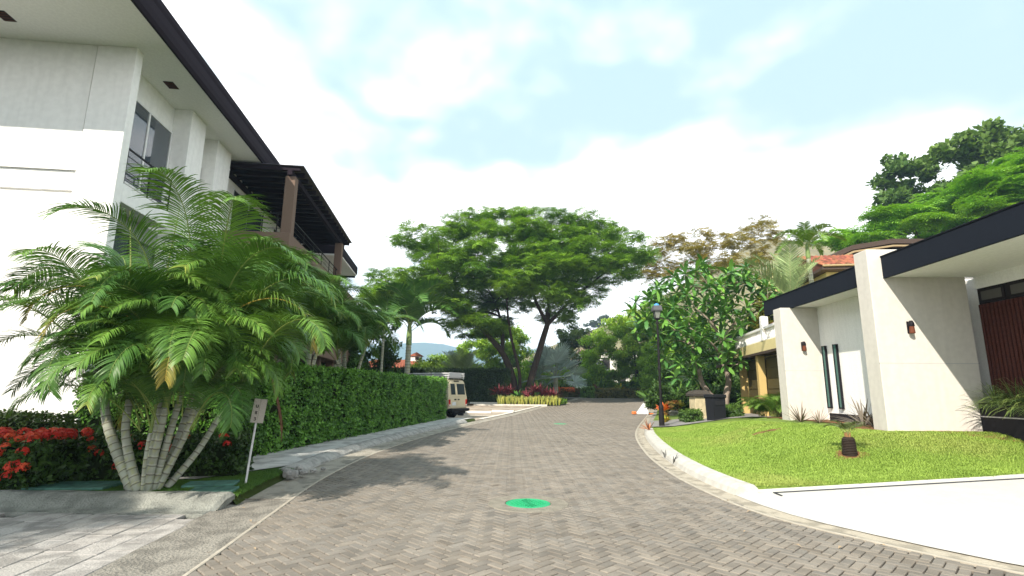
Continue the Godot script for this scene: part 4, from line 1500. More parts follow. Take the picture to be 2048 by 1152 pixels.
	for k in 6:
		bx(rk, "load_board", mat("load_grey", 0.55, 0.55, 0.55, 0.6), -0.66, 2.27 + (k % 3) * 0.085, -2.7 + (k / 3) * 1.25, 0.66, 2.33 + (k % 3) * 0.085, -1.5 + (k / 3) * 1.25, 0.01)

# ---------------------------------------------------------------- palms
# one frond, starting at the origin, heading +x and up: the rib, and its leaflets apart
func frond_meshes(o: Dictionary) -> Array:
	var rib := MB.new()
	var lf := MB.new()
	var r := RandomNumberGenerator.new()
	r.seed = o.seed
	var len: float = o.len
	var n: int = 18
	var pts := []
	var rad := []
	var p := Vector3.ZERO
	var el: float = o.el
	var sway := r.randf_range(-0.15, 0.15)
	for k in n + 1:
		pts.append(p)
		var u := float(k) / n
		rad.append(lerpf(o.get("rib", 0.016), 0.003, pow(u, 0.7)))
		var e: float = el - o.bend * pow(u, o.get("curl", 1.5))
		p += Vector3(cos(e) * cos(sway * u), sin(e), cos(e) * sin(sway * u)) * len / n
	rib.col = o.get("ribcol", Color(0.22, 0.27, 0.07))
	rib.tube(pts, rad, 5, false)
	var pairs: int = o.pairs
	var t0: float = o.get("start", 0.2)
	for k in pairs:
		for s in [-1.0, 1.0]:
			var u: float = t0 + (1.0 - t0) * (k + 0.5 * r.randf()) / pairs
			var f := u * n
			var i := mini(int(f), n - 1)
			var at: Vector3 = pts[i].lerp(pts[i + 1], f - i)
			var tan: Vector3 = (pts[i + 1] - pts[i]).normalized()
			var side := tan.cross(Vector3.UP)
			side = (Vector3(0, 0, 1) if side.length() < 0.02 else side).normalized() * s
			if side.z * s < 0:
				side = -side
			var up := side.cross(tan) * (1.0 if side.cross(tan).y >= 0 else -1.0)
			var w := (u - t0) / (1.0 - t0)
			var l: float = o.leaf * (0.45 + 0.75 * sin(PI * pow(clampf(w, 0, 1), 0.7) * 0.86 + 0.25)) * r.randf_range(0.88, 1.08)
			l *= 1.0 - 0.35 * w * w
			var fwd := lerpf(0.45, 1.1, w)
			var d: Vector3 = (side + tan * fwd + up * o.get("vee", 0.45) * r.randf_range(0.7, 1.3)).normalized()
			var droop: float = o.droop * r.randf_range(0.75, 1.3)
			var seg := []
			var wd := []
			var q := at
			var m := 5
			for j in m + 1:
				seg.append(q)
				var v := float(j) / m
				wd.append(o.wide * (0.55 if j == 0 else sin(PI * (0.2 + 0.8 * v)) * 1.0 if j < m else 0.0))
				var dd := (d + Vector3.DOWN * droop * v * 1.5).normalized()
				q += dd * l / m
			var c: Color = o.col
			var mix := clampf((w - o.get("yellow_from", 2.0)) * 3.0 + r.randf_range(-0.2, 0.2), 0.0, 1.0)
			c = c.lerp(o.get("col2", c), mix)
			var g := r.randf_range(0.8, 1.2)
			lf.col = Color(c.r * g, c.g * g, c.b * g)
			lf.ribbon(seg, wd, tan)
	return [rib.mesh(), lf.mesh()]

func add_frond(t: Node3D, proto: Array, mats: Array, at: Vector3, az: float, roll := 0.0, tilt := 0.0, scale := 1.0) -> void:
	var o := put("frond", proto[0], mats[0], t)
	o.transform = Transform3D((Basis(Vector3.UP, az) * Basis(Vector3.BACK, tilt) * Basis(Vector3.RIGHT, roll)).scaled(Vector3.ONE * scale), at)
	var l := put("leaflets", proto[1], mats[1], o)
	l.set_meta("kind", "stuff")

func ringed_stem(pts: Array, r0: float, r1: float, every: float) -> MB:
	var b := MB.new()
	var c := Curve3D.new()
	for p in pts:
		c.add_point(p)
	if pts.size() > 2:
		for k in range(1, pts.size() - 1):
			var tg: Vector3 = (pts[k + 1] - pts[k - 1]) / 6.0
			c.set_point_in(k, -tg)
			c.set_point_out(k, tg)
	var l := c.get_baked_length()
	var n := int(l / every)
	var p := []
	var r := []
	for k in n:
		for j in 4:
			var u: float = (k + [0.0, 0.12, 0.3, 0.86][j]) / n
			p.append(c.sample_baked(u * l))
			r.append(lerpf(r0, r1, pow(u, 0.6)) * [1.1, 1.0, 0.96, 1.0][j])
	var base := b.v.size()
	b.tube(p, r, 10)
	for k in p.size():
		var j := k % 4
		var cc := Color(0.34, 0.36, 0.29)
		if j == 0:
			cc = Color(0.13, 0.12, 0.09)
		elif j == 1:
			cc = Color(0.42, 0.43, 0.36)
		var g := 0.8 + 0.35 * rng.randf()
		for s in 10:
			b.c[base + k * 10 + s] = Color(cc.r * g, cc.g * g, cc.b * g * (1.0 if rng.randf() > 0.2 else 0.7))
	return b

func make_palms() -> void:
	var ribm := mat("frond_rib", 1, 1, 1, 0.5, "", 1, "", 1, "", 1, true)
	var leafm := leafmat("palm_leaf", 1, 1, 1, 0.42, 0.5)
	var stemm := mat("palm_stem", 1, 1, 1, 0.8, "soft", 4.0, "", 1, "bump", 0.5, true)
	var mats := [ribm, leafm]
	var protos := []
	var deep := Color(0.05, 0.128, 0.026)
	var fresh := Color(0.135, 0.26, 0.04)
	var gold := Color(0.36, 0.27, 0.05)
	for k in 12:
		var c := deep.lerp(fresh, rng.randf() * 0.9)
		protos.append(frond_meshes({seed = 100 + k, len = rng.randf_range(2.0, 2.6), el = rng.randf_range(1.25, 1.45), curl = 1.9, bend = rng.randf_range(2.2, 3.0), pairs = 78, leaf = 0.62, wide = 0.0185, droop = rng.randf_range(0.5, 1.1), vee = 0.4, col = c, ribcol = Color(0.2, 0.26, 0.06), col2 = gold, yellow_from = 2.0 if k % 6 else 0.92}))
	var yellowed := []
	for k in 3:
		yellowed.append(frond_meshes({seed = 140 + k, len = 2.3, el = 0.95, bend = 2.7, pairs = 70, leaf = 0.58, wide = 0.019, droop = 0.9, col = Color(0.09, 0.16, 0.025), ribcol = Color(0.45, 0.32, 0.06), col2 = Color(0.34, 0.27, 0.06), yellow_from = 0.68}))
	# the big clump in front
	var t := thing("clump_palm", "large clump palm with many pale ringed stems and arching fronds in the left verge", "palm", Vector3(-5.35, 0.12, -8.05))
	var st := [
		[Vector3(-0.1, 0, 0), Vector3(-0.5, 0.51, -0.1), Vector3(-0.78, 1, -0.15), Vector3(-0.92, 1.48, -0.2), 0.105, 0.055],
		[Vector3(0, 0, 0.05), Vector3(-0.22, 0.4, 0), Vector3(-0.36, 0.85, 0), Vector3(-0.4, 1.31, -0.05), 0.08, 0.05],
		[Vector3(0.05, 0, -0.1), Vector3(0, 0.51, -0.15), Vector3(0.02, 1.02, -0.2), Vector3(0.05, 1.64, -0.25), 0.065, 0.045],
		[Vector3(0.09, 0, 0.02), Vector3(0.07, 0.46, 0), Vector3(0.12, 0.96, 0), Vector3(0.14, 1.31, 0.05), 0.062, 0.045],
		[Vector3(0.1, 0, 0.05), Vector3(0.15, 0.46, 0.05), Vector3(0.23, 0.91, 0.1), Vector3(0.28, 1.2, 0.15), 0.06, 0.045],
		[Vector3(0.12, 0, -0.05), Vector3(0.21, 0.46, -0.05), Vector3(0.29, 0.91, -0.05), Vector3(0.35, 1.48, -0.1), 0.058, 0.042],
		[Vector3(0.1, 0, -0.2), Vector3(0.25, 0.51, -0.3), Vector3(0.38, 1.02, -0.4), Vector3(0.48, 1.59, -0.5), 0.06, 0.042],
		[Vector3(0.15, 0, -0.1), Vector3(0.3, 0.43, -0.15), Vector3(0.43, 0.82, -0.2), Vector3(0.5, 1.2, -0.2), 0.055, 0.04],
		[Vector3(0.05, 0, -0.3), Vector3(0.08, 0.51, -0.5), Vector3(0.1, 1.07, -0.7), Vector3(0.15, 1.7, -0.9), 0.06, 0.045],
		[Vector3(-0.04, 0, -0.25), Vector3(-0.18, 0.51, -0.4), Vector3(-0.29, 1.07, -0.6), Vector3(-0.36, 1.64, -0.7), 0.06, 0.045],
		[Vector3(0.17, 0, -0.3), Vector3(0.41, 0.51, -0.6), Vector3(0.6, 1.07, -0.8), Vector3(0.76, 1.53, -1), 0.055, 0.042],
		[Vector3(0.1, 0, 0.12), Vector3(0.13, 0.28, 0.2), Vector3(0.18, 0.63, 0.28), Vector3(0.21, 0.85, 0.3), 0.03, 0.022]]
	for s in st:
		part("stem", ringed_stem([s[0], s[1], s[2], s[3]], s[4], s[5], 0.115), stemm, t)
		# green crownshaft
		var top: Vector3 = s[3]
		var dir: Vector3 = (s[3] - s[2]).normalized()
		var b := MB.new()
		b.col = Color(0.16, 0.22, 0.06)
		b.tube([top, top + dir * 0.25, top + dir * 0.6], [s[5] * 1.15, s[5] * 1.05, s[5] * 0.5], 8)
		part("crownshaft", b, ribm, t)
	for i in st.size():
		var s: Array = st[i]
		var dir: Vector3 = (s[3] - s[2]).normalized()
		var crown: Vector3 = s[3] + dir * 0.5
		var n := 13 if i < 11 else 5
		for k in n:
			var az := i * 1.3 + k * 2.399 + rng.randf_range(-0.3, 0.3)
			var age := (k + 0.5) / n
			var pr: Array = protos[rng.randi() % 12]
			if age > 0.8 and rng.randf() < 0.07:
				pr = yellowed[rng.randi() % 3]
			add_frond(t, pr, mats, crown - dir * 0.3 * age, az, rng.randf_range(-0.25, 0.25), lerpf(0.3, -0.6, age), rng.randf_range(0.72, 1.0) * (1.0 if i < 11 else 0.7) * (0.72 if cos(az) < -0.25 and s[3].x > -0.6 else 1.0))
	# named arcs that give the clump its outline
	for a in [[Vector3(-0.9, 2.15, 0.0), 3.05, 0.1, -0.1, 1.25], [Vector3(-0.9, 1.85, 0.1), 3.3, -0.1, -0.45, 1.15], [Vector3(-0.85, 2.35, -0.1), 2.6, 0.2, 0.1, 1.2], [Vector3(1.0, 2.05, 0.1), 0.0, 0.1, -0.1, 1.1], [Vector3(0.8, 2.3, 0.0), -0.4, 0.0, 0.1, 1.1], [Vector3(1.4, 1.55, 0.2), -0.5, 0.0, -0.4, 0.9], [Vector3(-0.4, 1.65, 0.2), -2.0, 0.1, -0.2, 0.9], [Vector3(0.3, 1.45, 0.3), -1.6, 0.1, -0.1, 0.85], [Vector3(0.55, 1.25, 0.3), -1.2, 0.0, -0.1, 0.9], [Vector3(0.2, 2.65, -0.2), -1.5, 0.0, 0.25, 1.15], [Vector3(-0.3, 2.45, -0.2), -1.9, 0.0, 0.15, 1.1], [Vector3(0.75, 2.45, 0.0), -1.0, 0.0, 0.15, 1.1]]:
		add_frond(t, protos[rng.randi() % 12], mats, a[0], a[1], a[2], a[3], a[4])
	for k in 34:
		var a := -3.0 + k * 0.1
		add_frond(t, protos[[1, 2, 3, 4, 5, 7, 8, 9, 10, 11][(k * 3) % 10]], mats, Vector3(0.4 + cos(a) * 0.45, rng.randf_range(0.85, 1.5), 0.1 - sin(a) * 0.25), a, rng.randf_range(-0.2, 0.2), rng.randf_range(-0.45, 0.05), rng.randf_range(0.6, 0.9))
	for a in [[Vector3(-0.2, 2.4, 0.2), -2.7, 0.0, 0.0, 0.8], [Vector3(0.8, 2.2, 0.2), -0.15, 0.0, -0.05, 1.0], [Vector3(0.5, 1.7, 0.3), -1.1, 0.0, -0.1, 0.7], [Vector3(0.1, 2.1, 0.3), -2.3, 0.1, 0.0, 0.75]]:
		add_frond(t, yellowed[rng.randi() % 3], mats, a[0], a[1], a[2], a[3], a[4])
	for sp in [[-0.75, 2.6, -0.25, -0.1], [-0.3, 2.7, -0.3, 0.04]]:
		var b := MB.new()
		b.col = Color(0.24, 0.28, 0.08)
		b.tube([Vector3(sp[0], sp[1], sp[2]), Vector3(sp[0] + sp[3], sp[1] + 0.9, sp[2]), Vector3(sp[0] + sp[3] * 2.4, sp[1] + 1.75, sp[2])], [0.022, 0.014, 0.003], 6)
		part("spear_leaf", b, ribm, t)
	# palms further along, between hedge and building
	var kinds := [
		["clump_palm", "second clump palm with long drooping fronds standing against the white building behind the hedge", Vector3(-6.35, 0.12, -12.4), 5, 3.5, 0.95],
		["clump_palm", "third clump palm with bright narrow leaves in front of the brown terrace", Vector3(-6.0, 0.12, -15.4), 5, 3.2, 0.9],
		["clump_palm", "fourth clump palm hanging over the hedge below the terrace with yellow leaf in its heart", Vector3(-5.6, 0.12, -18.2), 5, 3.2, 0.9]]
	for i in 3:
		var d: Array = kinds[i]
		t = thing(d[0], d[1], "palm", d[2], 0.0)
		for s in d[3]:
			var a: float = s * 2.1 + i
			var top := Vector3(cos(a) * 0.55, d[4] * rng.randf_range(0.75, 1.0), sin(a) * 0.5)
			part("stem", ringed_stem([Vector3(cos(a) * 0.15, 0, sin(a) * 0.15), top * 0.5 + Vector3(cos(a), 0, sin(a)) * -0.05, top], 0.07, 0.05, 0.16), stemm, t)
			for k in 12:
				var age := (k + 0.5) / 12.0
				add_frond(t, protos[rng.randi() % 12], mats, top + Vector3(0, 0.2 - 0.3 * age, 0), a + k * 2.399, rng.randf_range(-0.2, 0.2), lerpf(0.3, -0.55, age), rng.randf_range(0.85, 1.1) * d[5])
	# dead frond hanging against the hedge
	t = thing("dry_frond", "dry brown palm frond hanging down in front of the tall hedge", "palm frond", Vector3(-5.15, 2.0, -11.3), 0.4)
	var dry := frond_meshes({seed = 171, len = 1.4, el = -1.2, bend = 0.3, pairs = 46, leaf = 0.55, wide = 0.035, droop = 1.2, vee = 0.1, col = Color(0.13, 0.045, 0.025), ribcol = Color(0.16, 0.07, 0.04), col2 = Color(0.2, 0.09, 0.05), yellow_from = 0.5, start = 0.05})
	put("rib", dry[0], ribm, t)
	put("leaflets", dry[1], leafm, t).set_meta("kind", "stuff")
	# feather palms with a single trunk
	var fox := []
	for k in 4:
		fox.append(frond_meshes({seed = 180 + k, len = 2.3, el = 1.05, bend = rng.randf_range(1.7, 2.3), pairs = 46, leaf = 0.6, wide = 0.05, droop = 0.4, vee = 0.75, col = Color(0.07, 0.16, 0.03), ribcol = Color(0.25, 0.28, 0.09)}))
	var bright := []
	for k in 3:
		bright.append(frond_meshes({seed = 190 + k, len = 2.2, el = 1.1, bend = rng.randf_range(1.8, 2.4), pairs = 40, leaf = 0.5, wide = 0.05, droop = 0.35, vee = 0.6, col = Color(0.14, 0.25, 0.04), ribcol = Color(0.3, 0.3, 0.1)}))
	single_palm("foxtail_palm", "stout feather palm with pale trunk rising above the tall left hedge", Vector3(-8.2, 0.2, -42), 4.9, 0.27, fox, 15, 2.1, 0.7, 0.35)
	single_palm("slim_palm", "thin dark trunked palm beside the stout feather palm above the left hedge", Vector3(-10.0, 0.2, -41), 5.6, 0.12, fox, 10, 1.1, 0.6, 0.5)
	single_palm("foxtail_palm", "feather palm with slim ringed trunk above the roof of the modern house", Vector3(11.4, 0.6, -19.6), 6.1, 0.1, bright, 13, 0.66, 0.35, 0.5)
	single_palm("foxtail_palm", "young feather palm with spreading crown in shade left of the stout feather palm", Vector3(-12.6, 0.2, -38), 3.6, 0.16, fox, 12, 1.3, 0.5, 0.4)
	single_palm("foxtail_palm", "shaded palm with hanging crown nearest to the brown terrace posts", Vector3(-11.2, 0.2, -30), 3.4, 0.15, fox, 13, 1.25, 0.4, 0.4)
	var fan := []
	for k in 3:
		fan.append(frond_meshes({seed = 200 + k, len = 2.6, el = 1.25, bend = rng.randf_range(0.5, 0.9), pairs = 44, leaf = 0.75, wide = 0.035, droop = 0.12, vee = 0.35, start = 0.12, col = Color(0.27, 0.36, 0.16), ribcol = Color(0.4, 0.4, 0.2)}))
	# two upright blue-green plumes, three ranks of leaves
	t = thing("triangle_palm", "pale green palm with stiff upright plumes at the end of the dark roof edge", "palm", Vector3(10.35, 0.6, -19.2))
	part("stem", ringed_stem([Vector3(0, 0, 0), Vector3(0, 2.4, 0), Vector3(0, 4.3, 0)], 0.13, 0.12, 0.2), stemm, t)
	for k in 9:
		add_frond(t, fan[k % 3], mats, Vector3(0, 4.25 + 0.07 * (k % 3), 0), [0.4, 2.74, 3.0, 0.2, 2.2, 0.9, -1.0, 4.2, 2.9][k], rng.randf_range(-0.2, 0.2), [0.12, 0.0, -0.35, -0.05, 0.2, 0.3, -0.1, 0.0, -0.2][k], rng.randf_range(0.72, 0.92))
	t = thing("date_palm", "light green feather palm fanning out above the far dark hedge", "palm", Vector3(-5.3, 0.4, -55))
	part("stem", ringed_stem([Vector3(0, 0, 0), Vector3(0, 1.0, 0), Vector3(0, 2.0, 0)], 0.22, 0.2, 0.3), stemm, t)
	for k in 14:
		add_frond(t, fan[k % 3], mats, Vector3(0, 1.9, 0), k * 2.399, 0.0, lerpf(0.2, -0.45, k / 14.0), rng.randf_range(1.3, 1.6))
	var young := []
	for k in 3:
		young.append(frond_meshes({seed = 210 + k, len = 1.5, el = 1.3, bend = rng.randf_range(1.5, 2.2), pairs = 46, leaf = 0.4, wide = 0.02, droop = 0.5, vee = 0.4, col = Color(0.12, 0.22, 0.035), ribcol = Color(0.25, 0.28, 0.08)}))
	# bushy young palms at the garage
	for d in [[Vector3(11.1, 0, -20.6), "bushy young palm growing against the outer pier of the modern house", 1.0], [Vector3(10.3, 0, -21.6), "lower spreading young palm in front of the olive garage door", 0.8]]:
		var q: Vector3 = d[0]
		q.x -= 1.0 if d[2] > 0.9 else 0.2
		q.y = rh(q.x, q.z)
		t = thing("young_palm", d[1], "palm", q, 0.0, "young palms at the garage")
		for k in 20:
			add_frond(t, young[k % 3], mats, Vector3(rng.randf_range(-0.15, 0.15), 0.1, rng.randf_range(-0.15, 0.15)), k * 2.399, rng.randf_range(-0.2, 0.2), lerpf(0.2, -0.5, k / 20.0), rng.randf_range(0.75, 1.1) * d[2])
	t = thing("sago_palm", "dark low palm with stiff radiating fronds behind the far clipped hedge", "palm", Vector3(14.2, gh(-62) + 0.1, -62.5))
	for k in 18:
		add_frond(t, fox[k % 4], mats, Vector3(0, 0.7, 0), k * 2.399, 0.0, lerpf(0.1, -0.6, k / 18.0), rng.randf_range(0.9, 1.15))
	bismarck()
	stump_palm()

func single_palm(called: String, label: String, at: Vector3, h: float, r: float, protos: Array, n: int, scale: float, up: float, down: float) -> void:
	var t := thing(called, label, "palm", at, rng.randf() * 6.0)
	part("trunk", ringed_stem([Vector3.ZERO, Vector3(0.05, h * 0.5, 0.02), Vector3(0, h, 0)], r, r * 0.8, 0.22), M.palm_stem, t)
	var b := MB.new()
	b.col = Color(0.17, 0.25, 0.08)
	b.tube([Vector3(0, h, 0), Vector3(0, h + 0.4 * scale, 0), Vector3(0, h + 0.9 * scale, 0)], [r * 0.85, r * 0.8, r * 0.4], 8)
	part("crownshaft", b, M.frond_rib, t)
	for k in n:
		var age := (k + 0.5) / n
		add_frond(t, protos[k % protos.size()], [M.frond_rib, M.palm_leaf], Vector3(0, h + 0.75 * scale * (1.0 - age * 0.4), 0), k * 2.399, rng.randf_range(-0.25, 0.25), lerpf(up, -down, age), scale * rng.randf_range(0.85, 1.1))

func bismarck() -> void:
	var silver := Color(0.34, 0.43, 0.42)
	var leaf := MB.new()
	var stalk := MB.new()
	stalk.col = Color(0.24, 0.29, 0.22)
	stalk.tube([Vector3.ZERO, Vector3(0.9, 0.06, 0), Vector3(1.7, 0, 0)], [0.045, 0.035, 0.03], 6)
	var n := 44
	for k in n:
		var a := lerpf(-2.45, 2.45, (k + 0.5) / n)
		var d := Vector3(cos(a), 0.10 * absf(a) + (0.05 if k % 2 else 0.0), sin(a)).normalized()
		var l := 1.25 * rng.randf_range(0.9, 1.05) * (1.0 - 0.1 * absf(a) / 2.45)
		var g := rng.randf_range(0.8, 1.25)
		leaf.col = Color(silver.r * g, silver.g * g, silver.b * g)
		var o := Vector3(1.7, 0, 0)
		var w := l * 0.6 * 2.0 * tan(4.9 / n / 2.0) * 1.1
		leaf.ribbon([o, o + d * l * 0.6, o + d * l * 0.85 + Vector3(0, -0.03, 0), o + d * l + Vector3(0, -0.1, 0)], [0.01, w, w * 0.6, 0.0], Vector3(-sin(a), 0.35 if k % 2 else -0.35, cos(a)))
	var lm := leaf.mesh()
	var sm := stalk.mesh()
	var t := thing("fan_palm", "silvery blue fan palm with huge round leaves behind the big tree", "palm", Vector3(4.6, gh(-55) + 0.1, -55))
	part("trunk", ringed_stem([Vector3.ZERO, Vector3(0.0, 0.8, 0), Vector3(0, 2.3, 0)], 0.3, 0.24, 0.2), M.palm_stem, t)
	for k in 20:
		var age := (k + 0.5) / 20.0
		var o := put("leaf", sm, M.frond_rib, t)
		o.transform = Transform3D((Basis(Vector3.UP, k * 2.399 + 0.4) * Basis(Vector3.BACK, lerpf(1.35, -0.35, age)) * Basis(Vector3.RIGHT, rng.randf_range(-0.6, 0.6))).scaled(Vector3.ONE * rng.randf_range(1.1, 1.45)), Vector3(0, 2.2, 0))
		put("blade", lm, M.palm_leaf, o)

func stump_palm() -> void:
	var p := Vector3(6.55, 0, -10.55)
	p.y = rh(p.x, p.z) - 0.01
	var t := thing("palm_stump", "short dark palm stump with a small tuft of fronds in the lawn", "palm", p)
	var b := MB.new()
	var pr := []
	for k in 11:
		var h := k * 0.03
		var r := 0.13 - 0.018 * pow(k / 10.0, 2.0)
		pr.append(Vector2(r + 0.008, h))
		pr.append(Vector2(r - 0.012, h + 0.022))
	pr.append(Vector2(0.085, 0.345))
	pr.append(Vector2(0.001, 0.35))
	b.lathe(pr, 20, Vector3.ZERO, true)
	part("trunk", b, mat("stump_bark", 0.05, 0.037, 0.03, 0.9, "bark", 4.0, "", 1, "rough", 1.0), t)
	b = MB.new()
	for k in 5:
		var a := k * 1.3
		b.tube([Vector3(cos(a) * 0.03, 0.33, sin(a) * 0.03), Vector3(cos(a) * 0.04, 0.38, sin(a) * 0.04), Vector3(cos(a) * 0.05, 0.43, sin(a) * 0.05)], [0.03, 0.02, 0.01], 6)
	part("cut_stalks", b, mat("cut_orange", 0.36, 0.2, 0.08, 0.8, "grain", 5.0), t)
	var fr := frond_meshes({seed = 230, len = 0.46, el = 1.15, bend = 1.7, pairs = 20, leaf = 0.13, wide = 0.014, droop = 0.3, col = Color(0.1, 0.13, 0.045), ribcol = Color(0.2, 0.2, 0.08), rib = 0.006, start = 0.3})
	for k in 7:
		add_frond(t, fr, [M.frond_rib, M.palm_leaf], Vector3(0, 0.37, 0), k * 2.399 + 0.3, 0.0, lerpf(0.3, -0.3, k / 7.0), rng.randf_range(0.7, 1.1))

# ---------------------------------------------------------------- leaves, hedges, trees
func oval_spray(n: int, r: float, l: float, w: float, seed_: int, hemi := true) -> ArrayMesh:
	var b := MB.new()
	var g := RandomNumberGenerator.new()
	g.seed = seed_
	for k in n:
		var d := Vector3(g.randf_range(-1, 1), g.randf_range(0.0 if hemi else -1.0, 1), g.randf_range(-1, 1)).normalized()
		var o := Vector3(g.randf_range(-1, 1), g.randf_range(-0.6, 0.6), g.randf_range(-1, 1)) * r
		var c := g.randf_range(0.8, 1.2)
		b.col = Color(c, c, c)
		b.leaf(o, d, Vector3(0.2, 1, 0.1), l * g.randf_range(0.7, 1.2), w * g.randf_range(0.8, 1.2))
	return b.mesh()

func fine_spray(seed_: int, size: float) -> ArrayMesh:
	# a flat spray of small leaflets along a few side twigs
	var b := MB.new()
	var g := RandomNumberGenerator.new()
	g.seed = seed_
	for k in 5:
		var a := lerpf(-1.2, 1.2, k / 4.0) + g.randf_range(-0.2, 0.2)
		var d := Vector3(cos(a), g.randf_range(-0.25, 0.2), sin(a))
		for j in 5:
			var o := d * size * (0.25 + 0.2 * j) + Vector3(0, -0.03 * j * j * size * 0.4, 0)
			for s in [-1.0, 1.0]:
				var dd: Vector3 = (d * 0.6 + Vector3(-sin(a), g.randf_range(-0.5, 0.1), cos(a)) * s).normalized()
				var c := g.randf_range(0.8, 1.2)
				b.col = Color(c, c, c)
				b.leaf(o, dd, Vector3(g.randf_range(-0.3, 0.3), 1, g.randf_range(-0.3, 0.3)), size * 0.36, size * 0.15)
	return b.mesh()

func hedge_run(t: Node3D, a: Vector3, b: Vector3, thick: float, h: float, mesh: Mesh, lm: Material, core: Material, dens: float, c0: Color, c1: Color, ragged := 0.05) -> void:
	var d := (b - a)
	var len := d.length()
	d = d.normalized()
	var back := Vector3.UP.cross(d).normalized()
	var m := MB.new()
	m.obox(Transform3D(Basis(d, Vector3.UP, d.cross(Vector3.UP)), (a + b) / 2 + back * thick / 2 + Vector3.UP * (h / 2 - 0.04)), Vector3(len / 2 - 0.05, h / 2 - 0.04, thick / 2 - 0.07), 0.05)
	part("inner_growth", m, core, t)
	var at := []
	var tints := []
	var faces := [[a, d * len, Vector3.UP * h, -back], [a + Vector3.UP * h, d * len, back * thick, Vector3.UP], [a, back * thick, Vector3.UP * h, -d], [b, back * thick, Vector3.UP * h, d], [a + back * thick, d * len, Vector3.UP * h, back]]
	for f in faces:
		var e1: Vector3 = f[1]
		var e2: Vector3 = f[2]
		var n := int(e1.length() * e2.length() * dens * (0.35 if f == faces[4] else 1.0))
		for k in n:
			var u := rng.randf()
			var v := rng.randf()
			var p: Vector3 = f[0] + e1 * u + e2 * v
			var q := noise.get_noise_3d(p.x * 50, p.y * 50, p.z * 50)
			p += f[3] * (q * ragged * 1.4 + rng.randf_range(-ragged, ragged * 0.7))
			var y: Vector3 = (f[3] + Vector3(rng.randf_range(-0.7, 0.7), rng.randf_range(-0.2, 0.9), rng.randf_range(-0.7, 0.7))).normalized()
			var x := y.cross(Vector3(rng.randf_range(-1, 1), rng.randf_range(-1, 1), rng.randf_range(-1, 1)))
			at.append(Transform3D(frame_tf(Vector3.ZERO, x, y).basis.scaled(Vector3.ONE * rng.randf_range(0.75, 1.25)), p))
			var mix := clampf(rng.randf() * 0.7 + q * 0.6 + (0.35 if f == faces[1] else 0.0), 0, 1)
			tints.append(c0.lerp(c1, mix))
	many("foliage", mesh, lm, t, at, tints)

func pads_in(poly: PackedVector2Array, depth: float, n: int, gap: float, flat := 0.6) -> Array:
	var box := Rect2(poly[0], Vector2.ZERO)
	for p in poly:
		box = box.expand(p)
	var mid := box.get_center()
	var out := []
	var tries := 0
	while out.size() < n and tries < n * 60:
		tries += 1
		var p := Vector2(rng.randf_range(box.position.x, box.end.x), rng.randf_range(box.position.y, box.end.y))
		if not Geometry2D.is_point_in_polygon(p, poly):
			continue
		var rel := Vector2((p.x - mid.x) / box.size.x * 2.0, (p.y - mid.y) / box.size.y * 2.0)
		var reach := sqrt(maxf(1.0 - rel.x * rel.x, 0.05)) * sqrt(maxf(1.0 - rel.y * rel.y * 0.7, 0.05))
		var z := rng.randf_range(-1, 1)
		z = signf(z) * pow(absf(z), 0.7) * depth * reach
		var q := Vector3(p.x, p.y, z)
		var ok := true
		for o in out:
			var dd: Vector3 = o - q
			dd.y /= flat
			if dd.length() < gap:
				ok = false
				break
		if ok:
			out.append(q)
	return out

func grow(b: MB, limbs: Array, pads: Array, thin: float) -> void:
	var nodes := []
	for l in limbs:
		var p: Array = l[0]
		var c := Curve3D.new()
		for k in p.size():
			var tg: Vector3 = (p[mini(k + 1, p.size() - 1)] - p[maxi(k - 1, 0)]) / 6.0
			c.add_point(p[k], -tg, tg)
		var pts := []
		var rad := []
		var n := 4 * p.size()
		for k in n + 1:
			var u := float(k) / n
			var q := c.sample_baked(u * c.get_baked_length())
			pts.append(q)
			rad.append(lerpf(l[1], l[2], pow(u, 0.8)) * (1.0 + 0.1 * noise.get_noise_3d(q.x * 30, q.y * 30, q.z * 30)) * (1.0 + 0.5 * maxf(0.0, 1.0 - k / 2.0) * (1.0 if l.size() < 4 else 0.0)))
			if u > 0.35:
				nodes.append([q, rad[-1]])
		b.tube(pts, rad, 9)
	var order := pads.duplicate()
	var root: Vector3 = limbs[0][0][-1]
	order.sort_custom(func(p, q): return p.distance_squared_to(root) < q.distance_squared_to(root))
	for p in order:
		var best := -1
		var cost := 1e9
		for k in nodes.size():
			var nd: Vector3 = nodes[k][0]
			var c := nd.distance_to(p) + maxf(0.0, nd.y - p.y + 0.2) * 1.2
			if c < cost:
				cost = c
				best = k
		var a: Vector3 = nodes[best][0]
		var r: float = minf(nodes[best][1] * 0.72, thin * (0.5 + 0.25 * a.distance_to(p)))
		var dist := a.distance_to(p)
		var sidew := Vector3(rng.randf_range(-1, 1), rng.randf_range(-0.3, 0.6), rng.randf_range(-1, 1)) * dist * 0.1
		var pts := [a]
		var rad := [r]
		for k in range(1, 5):
			var u := k / 4.0
			var q: Vector3 = a.lerp(p, u) + Vector3.UP * dist * 0.13 * sin(PI * u) + sidew * sin(PI * u)
			pts.append(q)
			rad.append(lerpf(r, thin * 0.22, u))
			nodes.append([q, rad[-1]])
		b.tube(pts, rad, 6, false)

